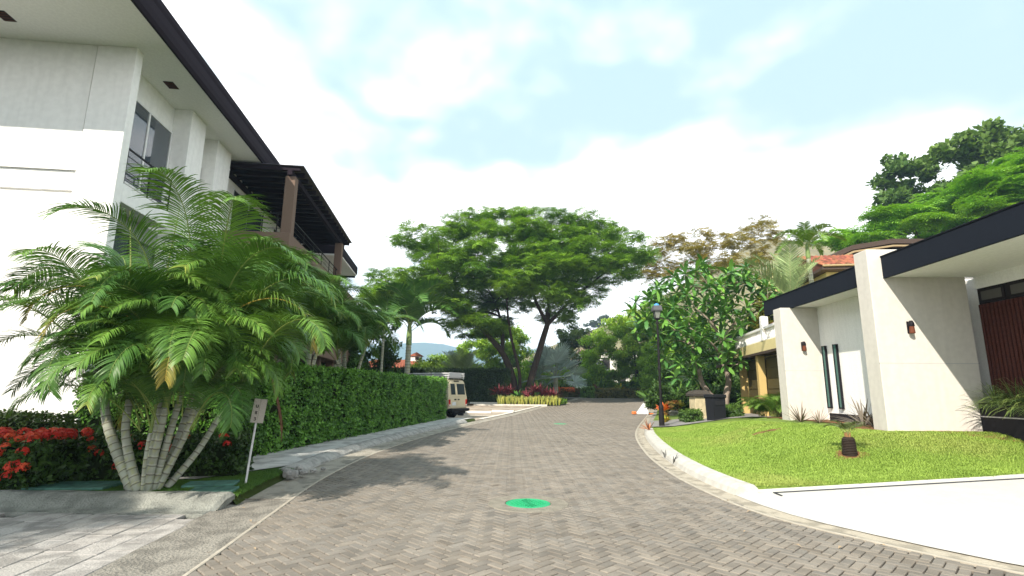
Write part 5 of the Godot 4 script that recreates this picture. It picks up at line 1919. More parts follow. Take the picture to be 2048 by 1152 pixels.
func leaves_on(t: Node3D, called: String, pads: Array, radii: Vector3, per: int, meshes: Array, lm: Material, c0: Color, c1: Color, smin: float, smax: float, tilt := 0.5) -> void:
	for m in meshes.size():
		var at := []
		var tints := []
		for p in pads:
			var own := rng.randf()
			var rs := rng.randf_range(0.7, 1.25)
			for k in per / meshes.size():
				var d := Vector3(rng.randf_range(-1, 1), rng.randf_range(-1, 1), rng.randf_range(-1, 1))
				while d.length_squared() > 1.0:
					d = Vector3(rng.randf_range(-1, 1), rng.randf_range(-1, 1), rng.randf_range(-1, 1))
				var o: Vector3 = p + d * radii * rs
				at.append(Transform3D(rand_basis(tilt, rng.randf_range(smin, smax)), o))
				var g := rng.randf_range(0.85, 1.15)
				var c := c0.lerp(c1, clampf(own * 0.6 + rng.randf() * 0.35 + d.y * 0.12, 0, 1))
				tints.append(Color(c.r * g, c.g * g, c.b * g))
		many(called, meshes[m], lm, t, at, tints)

func v2(a: Array) -> PackedVector2Array:
	var o := PackedVector2Array()
	for k in range(0, a.size(), 2):
		o.append(Vector2(a[k], a[k + 1]))
	return o

func broad_tree(called: String, label: String, at: Vector3, limbs: Array, outline: Array, depth: float, n: int, gap: float, radii: Vector3, per: int, meshes: Array, lm: Material, c0: Color, c1: Color, smin: float, smax: float, thin := 0.08, tilt := 0.5, group := "") -> Node3D:
	var t := thing(called, label, "tree", at, 0.0, group)
	var pads := pads_in(v2(outline), depth, n, gap)
	var b := MB.new()
	grow(b, limbs, pads, thin)
	part("trunk", b, M.tree_bark, t)
	leaves_on(t, "crown", pads, radii, per, meshes, lm, c0, c1, smin, smax, tilt)
	return t

func make_hedges() -> void:
	var lm := leafmat("hedge_leaf", 1, 1, 1, 0.4, 0.3)
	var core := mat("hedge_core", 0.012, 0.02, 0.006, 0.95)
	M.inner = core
	var small := oval_spray(10, 0.07, 0.085, 0.042, 1)
	var t := thing("tall_hedge", "long tall clipped green hedge along the left pavement", "hedge")
	var c0 := Color(0.05, 0.14, 0.02)
	var c1 := Color(0.16, 0.36, 0.045)
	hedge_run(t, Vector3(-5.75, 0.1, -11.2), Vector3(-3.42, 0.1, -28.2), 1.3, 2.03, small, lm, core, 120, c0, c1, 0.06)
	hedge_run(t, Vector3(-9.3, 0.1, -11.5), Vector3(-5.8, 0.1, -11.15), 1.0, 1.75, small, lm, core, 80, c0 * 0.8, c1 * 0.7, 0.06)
	# the red-flowered hedge
	t = thing("flowering_hedge", "low dark green hedge covered with red flower heads behind the rolled kerb", "hedge")
	hedge_run(t, Vector3(-13.5, 0.1, -7.95), Vector3(-6.9, 0.1, -7.95), 1.3, 0.66, small, lm, core, 110, Color(0.018, 0.045, 0.01), Color(0.06, 0.12, 0.02), 0.08)
	hedge_run(t, Vector3(-6.9, 0.1, -8.75), Vector3(-4.6, 0.1, -9.35), 0.8, 0.62, small, lm, core, 100, Color(0.018, 0.045, 0.01), Color(0.06, 0.12, 0.02), 0.08)
	var fl := []
	for v in 3:
		var b := MB.new()
		for k in 34:
			var d := Vector3(rng.randf_range(-1, 1), rng.randf_range(-0.2, 1), rng.randf_range(-1, 1)).normalized()
			var x := d.cross(Vector3(0.3, 0.5, 0.9)).normalized()
			var y := d.cross(x)
			var o := d * 0.05
			for j in 4:
				var a := j * PI / 2 + k
				var e := (x * cos(a) + y * sin(a) + d * 0.25).normalized()
				b.leaf(o, e, d, 0.022, 0.012, 0.1, 0.1)
		fl.append(b.mesh())
	var red := []
	for k in 3:
		red.append(mat("red_petal_%d" % k, [0.62, 0.55, 0.66][k], [0.045, 0.03, 0.085][k], [0.02, 0.018, 0.03][k], 0.6))
	for k in 280:
		var x := rng.randf_range(-10.4, -6.9)
		var z := -7.95 - rng.randf() * 1.1
		var y := 0.83 + rng.randf_range(-0.02, 0.05)
		if k % 4 == 0:
			z = -7.86
			y = 0.1 + 0.66 * (1.0 - pow(rng.randf(), 1.6) * 0.75)
		if k % 20 == 7:
			var u := rng.randf()
			x = lerpf(-6.9, -4.6, u)
			var face := k % 40 == 7
			z = lerpf(-8.75, -9.35, u) + (0.03 if face else -rng.randf() * 0.6)
			y = rng.randf_range(0.3, 0.7) if face else 0.74
		var o := put("flower_head", fl[k % 3], red[k % 3], t)
		o.transform = Transform3D(rand_basis(0.5, rng.randf_range(1.0, 1.6)), Vector3(x, y, z))
	t = thing("low_hedge", "low green clipped hedge between red-flowered hedge and white wall", "hedge")
	hedge_run(t, Vector3(-14.5, 0.1, -9.7), Vector3(-8.4, 0.1, -9.7), 0.9, 0.92, small, lm, core, 90, Color(0.035, 0.07, 0.012), Color(0.1, 0.15, 0.025), 0.07)
	# far hedges
	var mid := oval_spray(10, 0.13, 0.15, 0.075, 2)
	t = thing("far_hedge", "tall dark clipped hedge at the back of the parking bays", "hedge")
	hedge_run(t, Vector3(-16, 0.4, -50), Vector3(-0.2, 0.42, -50), 1.4, 3.1, mid, lm, core, 42, Color(0.02, 0.045, 0.014), Color(0.055, 0.1, 0.03), 0.09)
	t = thing("far_hedge", "low brown-green clipped hedge along the far bend of the road", "hedge")
	hedge_run(t, Vector3(9.6, gh(-60), -60.2), Vector3(16.3, gh(-60), -60.4), 1.6, 0.95, mid, lm, core, 45, Color(0.09, 0.11, 0.025), Color(0.26, 0.22, 0.06), 0.06)
	t = thing("far_hedge", "short green hedge block joined to the left end of the brown-green hedge", "hedge")
	hedge_run(t, Vector3(8.2, gh(-60), -60.6), Vector3(9.5, gh(-60), -60.6), 1.8, 1.15, mid, lm, core, 45, Color(0.08, 0.18, 0.025), Color(0.2, 0.36, 0.05), 0.08)
	t = thing("flowering_hedge", "orange-red flowering low hedge on the far side of the road bend", "hedge")
	hedge_run(t, Vector3(4.9, gh(-62), -62), Vector3(7.8, gh(-62), -62.2), 1.5, 0.85, mid, lm, core, 45, Color(0.06, 0.09, 0.015), Color(0.2, 0.17, 0.03), 0.08)
	var at := []
	var tints := []
	for k in 700:
		at.append(Transform3D(rand_basis(0.6, rng.randf_range(0.7, 1.1)), Vector3(rng.randf_range(4.9, 7.4), gh(-62) + 0.9 + rng.randf_range(-0.3, 0.15), -62 - rng.randf() * 1.2)))
		tints.append(Color(0.9, rng.randf_range(0.16, 0.3), 0.06))
	many("flowers", mid, lm, t, at, tints)
	t = thing("pillar_hedge", "small square clipped hedge around the bin housing and cream pillar", "hedge")
	for q in [[Vector3(7.75, 0, -23.6), Vector3(8.35, 0, -23.55)], [Vector3(9.15, 0, -23.6), Vector3(10.1, 0, -23.5)]]:
		var a: Vector3 = q[0]
		a.y = rh(a.x, a.z)
		var e: Vector3 = q[1]
		e.y = rh(e.x, e.z)
		hedge_run(t, a, e, 1.7, 0.42, small, lm, core, 100, Color(0.04, 0.09, 0.016), Color(0.11, 0.2, 0.03), 0.05)
	t = thing("kerb_hedge", "narrow orange-topped hedge following the right kerb beyond the lamp post", "hedge")
	hedge_run(t, Vector3(10.2, gh(-32) + 0.1, -32.5), Vector3(11.8, gh(-40) + 0.1, -39.0), 0.8, 0.85, small, lm, core, 60, Color(0.1, 0.11, 0.02), Color(0.5, 0.2, 0.05), 0.07)

func make_trees() -> void:
	mat("tree_bark", 0.10, 0.075, 0.06, 0.92, "bark", 1.2, "soft", 0.4, "rough", 0.8)
	var lm := leafmat("tree_leaf", 1, 1, 1, 0.5, 0.85)
	var fine := [fine_spray(11, 0.62), fine_spray(12, 0.7)]
	# the big umbrella tree
	var ftree := [fine_spray(13, 0.5), fine_spray(14, 0.58)]
	var limbs := [
		[[Vector3(-0.6, 0, 0.2), Vector3(-0.75, 2.2, 0.1), Vector3(-1.8, 4.7, 0.2), Vector3(-4.0, 7.3, 0.4), Vector3(-5.6, 9.9, 0.8), Vector3(-7.8, 12.2, 1.0)], 0.42, 0.1],
		[[Vector3(0.5, 0, -0.2), Vector3(1.2, 2.7, -0.2), Vector3(2.2, 6.1, -0.1), Vector3(2.7, 7.7, 0.0)], 0.40, 0.27],
		[[Vector3(2.7, 7.6, 0.0), Vector3(1.6, 9.6, 0.3), Vector3(1.0, 11.5, 0.3), Vector3(0.6, 14.5, 0.6)], 0.22, 0.07, 1],
		[[Vector3(2.7, 7.6, 0.0), Vector3(4.9, 9.9, -0.3), Vector3(7.0, 11.8, -1.0), Vector3(9.5, 13.8, -1.6)], 0.22, 0.06, 1],
		[[Vector3(2.7, 7.6, 0.0), Vector3(2.9, 10.2, -1.5), Vector3(2.6, 13.0, -3.0)], 0.2, 0.07, 1],
		[[Vector3(-0.2, 0.4, 0.3), Vector3(-0.1, 2.6, 0.5), Vector3(-1.0, 6.5, 1.0), Vector3(-1.4, 10.0, 2.0), Vector3(-1.1, 13.5, 3.0)], 0.2, 0.06],
		[[Vector3(-1.8, 4.7, 0.2), Vector3(-1.9, 7.5, -1.5), Vector3(-2.8, 10.5, -3.5), Vector3(-4.4, 13.5, -5.0)], 0.24, 0.06, 1],
		[[Vector3(-4.0, 7.3, 0.4), Vector3(-7.0, 8.6, 2.0), Vector3(-10.5, 10.4, 3.0)], 0.15, 0.05, 1]]
	var outline := [-15.57, 9.6, -14.52, 11.7, -12.03, 13.4, -10.41, 14.8, -7.93, 15.9, -5.25, 17.1, -1.62, 17.8, 1.91, 17.5, 5.35, 17.5, 8.21, 17.4, 9.74, 16.3, 12.99, 15.5, 12.03, 13.5, 10.12, 11.7, 8.12, 11, 5.25, 11, 6.02, 8.6, 4.01, 7.2, 2.29, 9.5, -0.48, 10.2, -1.91, 8, -2.67, 6.6, -6.02, 6.4, -7.26, 8.6, -8.59, 10.4, -12.03, 9.3]
	broad_tree("umbrella_tree", "huge umbrella-shaped tree with forked dark trunk at the bend of the road", Vector3(0.9, gh(-52), -52), limbs, outline, 10.0, 420, 0.95, Vector3(1.3, 0.5, 1.3), 32, ftree, lm, Color(0.08, 0.2, 0.03), Color(0.33, 0.54, 0.06), 0.7, 1.15, 0.1, 0.6)
	# a shading tree of the same kind to the left of the drive
	var lb := [[[Vector3(0, 0, 0), Vector3(0.3, 3, 0), Vector3(1.0, 6, 0.5), Vector3(2.0, 9.5, 1)], 0.4, 0.12], [[Vector3(0.3, 3, 0), Vector3(-1.5, 6, -0.5), Vector3(-3, 9.5, -1)], 0.3, 0.1, 1]]
	broad_tree("shade_tree", "spreading tree standing to the left of the near driveway", Vector3(-17.3, 0, 4.0), lb, [-6.5, 8.6, -5.5, 11, -2, 12.6, 2, 12.6, 4.4, 11, 5.2, 8.6, 2, 8.2, -3, 8.2], 4.0, 90, 1.1, Vector3(1.4, 0.5, 1.4), 44, fine, lm, Color(0.05, 0.11, 0.02), Color(0.12, 0.2, 0.03), 0.9, 1.4, 0.085, 0.4)
	# right of the road
	var oval := [oval_spray(12, 0.4, 0.42, 0.2, 21), oval_spray(12, 0.45, 0.5, 0.22, 22)]
	var up := [[[Vector3(0, 0, 0), Vector3(0.2, 5, 0), Vector3(-0.5, 10, 0), Vector3(-1, 15, 0)], 0.4, 0.12]]
	broad_tree("bronze_tree", "thin-leaved tree with bronze-yellow foliage behind the plumeria", Vector3(23.4, 1.0, -60), up, [-8.6, 13.6, -8.0, 16.0, -6.0, 17.9, -2.3, 18.6, 0.7, 19.7, 6.1, 20.4, 8.6, 18.6, 8.6, 14.6, 4.4, 13.2, -1.5, 12.8], 5.0, 95, 1.1, Vector3(1.4, 0.55, 1.4), 17, fine, lm, Color(0.24, 0.22, 0.04), Color(0.48, 0.36, 0.07), 0.6, 1.0, 0.06, 0.6)
	broad_tree("spreading_tree", "broad bright green tree with layered fine foliage above the dark roof edge", Vector3(42, 1, -42), [[[Vector3(0, 0, 0), Vector3(0, 6, 0), Vector3(1, 11, 0), Vector3(1, 15, 0)], 0.5, 0.2], [[Vector3(0, 6, 0), Vector3(-4, 10, 1), Vector3(-9, 13, 1)], 0.25, 0.08, 1]], [-15, 12.6, -13, 15.0, -9.7, 16.4, -5.3, 18.0, 1.5, 21.0, 12.5, 22, 16, 17, 10, 11.0, -6.0, 11.0, -10.5, 12.0], 8.0, 150, 1.4, Vector3(1.4, 0.36, 1.4), 46, fine, lm, Color(0.12, 0.32, 0.04), Color(0.34, 0.6, 0.07), 0.8, 1.3, 0.085, 0.4)
	broad_tree("dark_tree", "dark large-leaved tree rising behind the bright layered tree on the right", Vector3(50.5, 1, -58), [[[Vector3(0, 0, 0), Vector3(0, 9, 0), Vector3(1, 17, 0), Vector3(1, 24, 0)], 0.5, 0.2]], [-7.8, 21, -7.0, 24.0, -4.8, 26.7, -2.6, 29.2, 0.3, 30.8, 2.9, 30.0, 4.6, 29.4, 7.1, 30.8, 10.0, 29.8, 16, 27, 16, 20, 0, 18, -6, 18.5], 6.0, 130, 1.5, Vector3(1.1, 0.7, 1.1), 26, [oval_spray(9, 0.5, 0.75, 0.42, 31), oval_spray(9, 0.5, 0.8, 0.45, 32)], lm, Color(0.06, 0.14, 0.035), Color(0.19, 0.3, 0.06), 0.8, 1.2, 0.1, 1.2)
	broad_tree("bushy_tree", "bright green bushy tree in front of the white house at the far right bend", Vector3(15.3, 0.9, -66), [[[Vector3(0, 0, 0), Vector3(0.3, 3, 0), Vector3(0, 6, 0)], 0.3, 0.1], [[Vector3(0, 1, 0), Vector3(2.5, 4, 0), Vector3(5, 7, 0)], 0.2, 0.06, 1]], [-6.3, 4.0, -5.6, 8.0, -2.2, 9.6, 1.7, 10.9, 4.9, 12.4, 8.6, 9.7, 8.2, 5.2, 4.0, 6.0, 1.9, 4.0, -3.6, 4.6], 4.0, 95, 1.1, Vector3(0.9, 0.5, 0.9), 36, oval, lm, Color(0.18, 0.36, 0.05), Color(0.55, 0.75, 0.1), 0.6, 1.0, 0.06, 0.9)
	broad_tree("round_tree", "dark round-topped tree behind the silvery fan palm", Vector3(9.2, 1, -80), [[[Vector3(0, 0, 0), Vector3(0, 3, 0), Vector3(0, 6, 0)], 0.3, 0.1]], [-4.5, 1.0, -3.6, 6.5, -1.8, 9.3, 0.3, 10.2, 2.2, 9.6, 3.8, 7.2, 4.2, 1.5], 3.0, 60, 1.1, Vector3(0.9, 0.6, 0.9), 36, oval, lm, Color(0.022, 0.05, 0.016), Color(0.06, 0.1, 0.025), 0.6, 0.9, 0.06, 1.0)
	var gl := [Color(0.14, 0.28, 0.04), Color(0.42, 0.6, 0.08)]
	broad_tree("bushy_tree", "yellow-green bushy tree just left of the big umbrella tree trunk", Vector3(-2.6, 1.0, -72), up_small(), [-4.6, 1.0, -4.6, 4.6, -3.9, 7.2, -1.2, 8.9, 2.2, 9.3, 4.8, 7.2, 5.0, 1.0], 3.5, 80, 1.1, Vector3(0.9, 0.6, 0.9), 34, oval, lm, gl[0], gl[1], 0.6, 1.0, 0.05, 0.9)
	broad_tree("bushy_tree", "lower bright green tree above the middle of the far dark hedge", Vector3(-7.6, 1.0, -68), up_small(), [-4.2, 0.5, -4.0, 3.2, -1.5, 4.6, 1.5, 4.4, 3.8, 3.0, 4.0, 0.5], 3.0, 55, 1.0, Vector3(0.9, 0.5, 0.9), 34, oval, lm, gl[0], gl[1], 0.6, 0.9, 0.05, 0.9)
	broad_tree("bushy_tree", "light green shrub tree between red roof and stout feather palm", Vector3(-8.6, 0.5, -52), up_small(), [-1.2, 0.5, -1.6, 2.4, -0.4, 3.8, 1.4, 3.7, 2.0, 2.4, 1.6, 0.5], 1.2, 26, 0.7, Vector3(0.6, 0.4, 0.6), 30, [oval_spray(10, 0.3, 0.3, 0.15, 41)], lm, Color(0.11, 0.2, 0.03), Color(0.24, 0.38, 0.05), 0.7, 1.0, 0.04, 0.9)
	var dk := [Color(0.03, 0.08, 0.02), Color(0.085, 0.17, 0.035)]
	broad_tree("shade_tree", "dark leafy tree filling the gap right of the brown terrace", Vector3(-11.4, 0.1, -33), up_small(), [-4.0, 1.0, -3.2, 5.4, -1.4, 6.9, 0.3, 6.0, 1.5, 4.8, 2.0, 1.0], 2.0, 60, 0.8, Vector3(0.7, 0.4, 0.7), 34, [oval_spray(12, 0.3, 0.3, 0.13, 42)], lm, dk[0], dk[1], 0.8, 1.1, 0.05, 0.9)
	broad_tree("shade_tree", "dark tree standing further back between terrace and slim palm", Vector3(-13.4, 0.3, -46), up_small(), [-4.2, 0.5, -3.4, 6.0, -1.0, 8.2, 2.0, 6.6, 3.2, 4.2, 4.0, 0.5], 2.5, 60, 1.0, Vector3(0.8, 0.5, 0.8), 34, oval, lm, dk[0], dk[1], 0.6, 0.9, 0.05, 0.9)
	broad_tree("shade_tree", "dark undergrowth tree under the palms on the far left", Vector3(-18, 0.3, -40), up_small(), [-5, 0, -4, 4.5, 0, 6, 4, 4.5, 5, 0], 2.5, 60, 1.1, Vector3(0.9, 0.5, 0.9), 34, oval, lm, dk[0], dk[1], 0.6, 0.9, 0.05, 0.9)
	# thicket behind the plumeria and along the right of the bend
	for d in [["leafy tree in deep shade directly behind the plumeria", Vector3(15.8, 0.6, -37), 4.4, 5.0, 0], ["second leafy tree in the shade left of the plumeria behind the lamp post", Vector3(15.5, 0.6, -44), 3.2, 4.6, 0], ["mid-green tree rising behind the brown-green clipped hedge at the bend", Vector3(18.0, 0.8, -63), 4.0, 7.0, 1], ["leafy tree between the bright bushy tree and the plumeria", Vector3(19.0, 0.9, -56), 5.0, 8.5, 1], ["tall tree whose top shows between yellow roof and slim palm", Vector3(33.0, 1.0, -60), 5.0, 14.6, 1], ["green tree at the far bend left of the bright bushy tree", Vector3(9.0, 0.9, -68), 3.0, 4.6, 1], ["low tree filling the ground under the bright bushy tree", Vector3(16.0, 0.9, -70), 5.0, 4.6, 1], ["dark tree at the right end of the brown-green clipped hedge", Vector3(21.0, 0.9, -64), 5.0, 6.0, 0], ["bright tree closing the far left of the bend behind the fan palm", Vector3(3.4, 0.8, -66), 3.6, 4.6, 1]]:
		var w: float = d[2]
		var h: float = d[3]
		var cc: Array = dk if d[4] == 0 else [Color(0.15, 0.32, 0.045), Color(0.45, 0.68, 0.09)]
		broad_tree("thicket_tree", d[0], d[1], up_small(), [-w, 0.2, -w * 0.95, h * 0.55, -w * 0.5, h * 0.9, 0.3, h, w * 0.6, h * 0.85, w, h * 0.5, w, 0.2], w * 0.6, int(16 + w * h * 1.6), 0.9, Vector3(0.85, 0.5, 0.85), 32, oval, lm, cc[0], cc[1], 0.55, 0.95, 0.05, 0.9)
	# scattered trees on the hill's edge
	for k in 4:
		var px := [[37.0, 31.5, -292.0], [47.0, 38.5, -300.0], [55.0, 43.0, -310.0], [31.0, 26.5, -286.0]]
		var q: Array = px[k]
		broad_tree("hill_tree", "small hazy tree standing on the skyline of the far hill", Vector3(q[0], q[1] - 9.0, q[2]), [[[Vector3.ZERO, Vector3(0, 4, 0), Vector3(0, 8, 0)], 0.4, 0.15]], [-4.5, 8.5, -2.5, 10.2, 0.5, 11.0, 3.5, 10.0, 4.8, 8.4], 2.5, 12, 1.4, Vector3(1.4, 0.5, 1.4), 16, [oval_spray(10, 1.0, 1.1, 0.6, 61)], lm, Color(0.05, 0.08, 0.03), Color(0.1, 0.13, 0.04), 0.9, 1.2, 0.15, 0.6, "trees on the far hill")
	plumeria()

func up_small() -> Array:
	return [[[Vector3(0, 0, 0), Vector3(0.1, 1.2, 0.05), Vector3(-0.1, 2.6, 0)], 0.2, 0.08]]

func plumeria() -> void:
	var p := Vector3(10.35, 0, -26.5)
	p.y = rh(p.x, p.z)
	var t := thing("plumeria", "plumeria tree with whorls of large glossy leaves and white flowers behind the lamp post", "tree", p)
	var bark := mat("plumeria_bark", 0.5, 0.41, 0.33, 0.85, "bark", 1.5, "blotch", 1.2, "bump", 0.8)
	var limbs := [
		[[Vector3(0.1, 0, 0), Vector3(0.3, 0.9, 0), Vector3(0.45, 1.75, 0.05), Vector3(0.15, 2.85, 0.1), Vector3(0.22, 3.6, 0.1)], 0.19, 0.1],
		[[Vector3(-0.1, 0, 0), Vector3(-0.28, 0.65, 0.05), Vector3(-0.85, 1.4, 0.1), Vector3(-1.05, 2.1, 0.2), Vector3(-1.35, 3.3, 0.3)], 0.17, 0.08],
		[[Vector3(0.22, 3.5, 0.1), Vector3(-0.3, 4.4, 0.4), Vector3(-1.2, 5.2, 0.6)], 0.08, 0.04, 1],
		[[Vector3(0.22, 3.5, 0.1), Vector3(0.9, 4.5, 0.2), Vector3(2.2, 5.2, 0.2)], 0.08, 0.04, 1],
		[[Vector3(0.15, 2.85, 0.1), Vector3(-0.7, 3.5, 0.9), Vector3(-1.6, 4.1, 1.0)], 0.07, 0.035, 1],
		[[Vector3(-1.35, 3.3, 0.3), Vector3(-2.3, 4.3, 0.2), Vector3(-3.2, 5.0, 0.3)], 0.07, 0.035, 1]]
	var outline := [-4.6, 5.1, -3.9, 5.8, -2.5, 6.7, -0.6, 7.4, 1.2, 7.3, 3.0, 6.9, 3.7, 6.0, 3.4, 4.9, 2.8, 3.2, 1.6, 2.2, 0.3, 2.5, -0.5, 1.6, -1.7, 1.6, -2.5, 2.0, -2.8, 3.4, -4.1, 4.3]
	var pads := pads_in(v2(outline), 2.2, 150, 0.52, 0.85)
	var b := MB.new()
	grow(b, limbs, pads, 0.045)
	part("trunk", b, bark, t)
	var lv := []
	for k in 3:
		var m := MB.new()
		var bd := 0.1 + 0.12 * k
		m.ribbon([Vector3.ZERO, Vector3(0.1, 0.012, 0), Vector3(0.3, 0.025 - bd * 0.06, 0), Vector3(0.48, 0.01 - bd * 0.2, 0), Vector3(0.6, -bd * 0.38, 0), Vector3(0.68, -bd * 0.55, 0)], [0.03, 0.09, 0.175, 0.19, 0.13, 0.0], Vector3(0, 0, 1))
		lv.append(m.mesh())
	var shades := []
	for k in 5:
		var m := leafmat("plumeria_leaf_%d" % k, [0.07, 0.1, 0.13, 0.17, 0.085][k], [0.19, 0.24, 0.29, 0.35, 0.21][k], [0.045, 0.05, 0.05, 0.06, 0.04][k], 0.32, 0.5)
		shades.append(m)
	pads.sort_custom(func(q, r): return q.z > r.z)
	var near := 0
	var at := []
	var tints := []
	for i in pads.size():
		var c: Vector3 = pads[i]
		var lean := Basis(Vector3(rng.randf_range(-1, 1), 0, rng.randf_range(-1, 1)).normalized(), rng.randf_range(0, 0.5))
		var n := 14
		for k in n:
			var u := (k + 0.5) / n
			var bas := lean * Basis(Vector3.UP, k * 2.399 + i) * Basis(Vector3.BACK, lerpf(1.15, -0.75, u) + rng.randf_range(-0.15, 0.15)) * Basis(Vector3.RIGHT, rng.randf_range(-0.3, 0.3))
			var tf := Transform3D(bas.scaled(Vector3.ONE * rng.randf_range(0.7, 1.15)), c + Vector3(0, 0.05 - 0.08 * u, 0))
			var sh := rng.randi() % 5
			if near < 300:
				put("leaf", lv[k % 3], shades[sh], t).transform = tf
				near += 1
			else:
				at.append(tf)
				tints.append(Color([0.07, 0.1, 0.13, 0.17, 0.085][sh], [0.19, 0.24, 0.29, 0.35, 0.21][sh], 0.05))
	many("leaf", lv[1], leafmat("plumeria_leaf", 1, 1, 1, 0.32, 0.5), t, at, tints)
	var fm := MB.new()
	for k in 9:
		var o := Vector3(rng.randf_range(-0.12, 0.12), rng.randf_range(0, 0.12), rng.randf_range(-0.12, 0.12))
		for j in 5:
			var a := j * TAU / 5
			fm.leaf(o, Vector3(cos(a), 0.45, sin(a)).normalized(), Vector3.UP, 0.065, 0.045, 0.1, 0.1)
	var flm := fm.mesh()
	for k in 26:
		var c: Vector3 = pads[int(k * pads.size() * 0.6 / 26.0)]
		if c.y < 2.0:
			continue
		put("flower_cluster", flm, mat("white_petal", 0.82, 0.8, 0.74, 0.6), t).position = c + Vector3(rng.randf_range(-0.1, 0.1), 0.44, 0.25)

# ---------------------------------------------------------------- smaller plants
func blade_plant(seed_: int, n: int, l: float, w: float, spread: float, droop: float, c0: Color, c1: Color, stiff := 0.0) -> ArrayMesh:
	var b := MB.new()
	var g := RandomNumberGenerator.new()
	g.seed = seed_
	for k in n:
		var a := g.randf() * TAU
		var e := spread * sqrt((k + 0.5) / n)
		var d := Vector3(cos(a) * sin(e), cos(e), sin(a) * sin(e))
		var o := Vector3(cos(a), 0, sin(a)) * 0.04 * l
		var ll := l * g.randf_range(0.7, 1.1)
		var pts := []
		var wd := []
		var q := o
		for j in 5:
			pts.append(q)
			wd.append(w * [0.6, 1.0, 0.95, 0.6, 0.0][j])
			q += (d + Vector3.DOWN * droop * pow(j / 4.0, 1.5)).normalized() * ll / 4
		var c := c0.lerp(c1, g.randf())
		b.col = c
		b.ribbon(pts, wd, Vector3(-sin(a), 0.2, cos(a)))
	return b.mesh()

func plants(called: String, label: String, category: String, mesh: Mesh, m: Material, places: Array, group := "", smin := 0.85, smax := 1.15) -> void:
	for p in places:
		var o := MeshInstance3D.new()
		o.mesh = mesh
		o.material_override = m
		o.name = numbered(called)
		add_child(o)
		o.transform = Transform3D(Basis(Vector3.UP, rng.randf() * TAU).scaled(Vector3.ONE * rng.randf_range(smin, smax)), p)
		o.set_meta("label", label)
		o.set_meta("category", category)
		if group:
			o.set_meta("group", group)

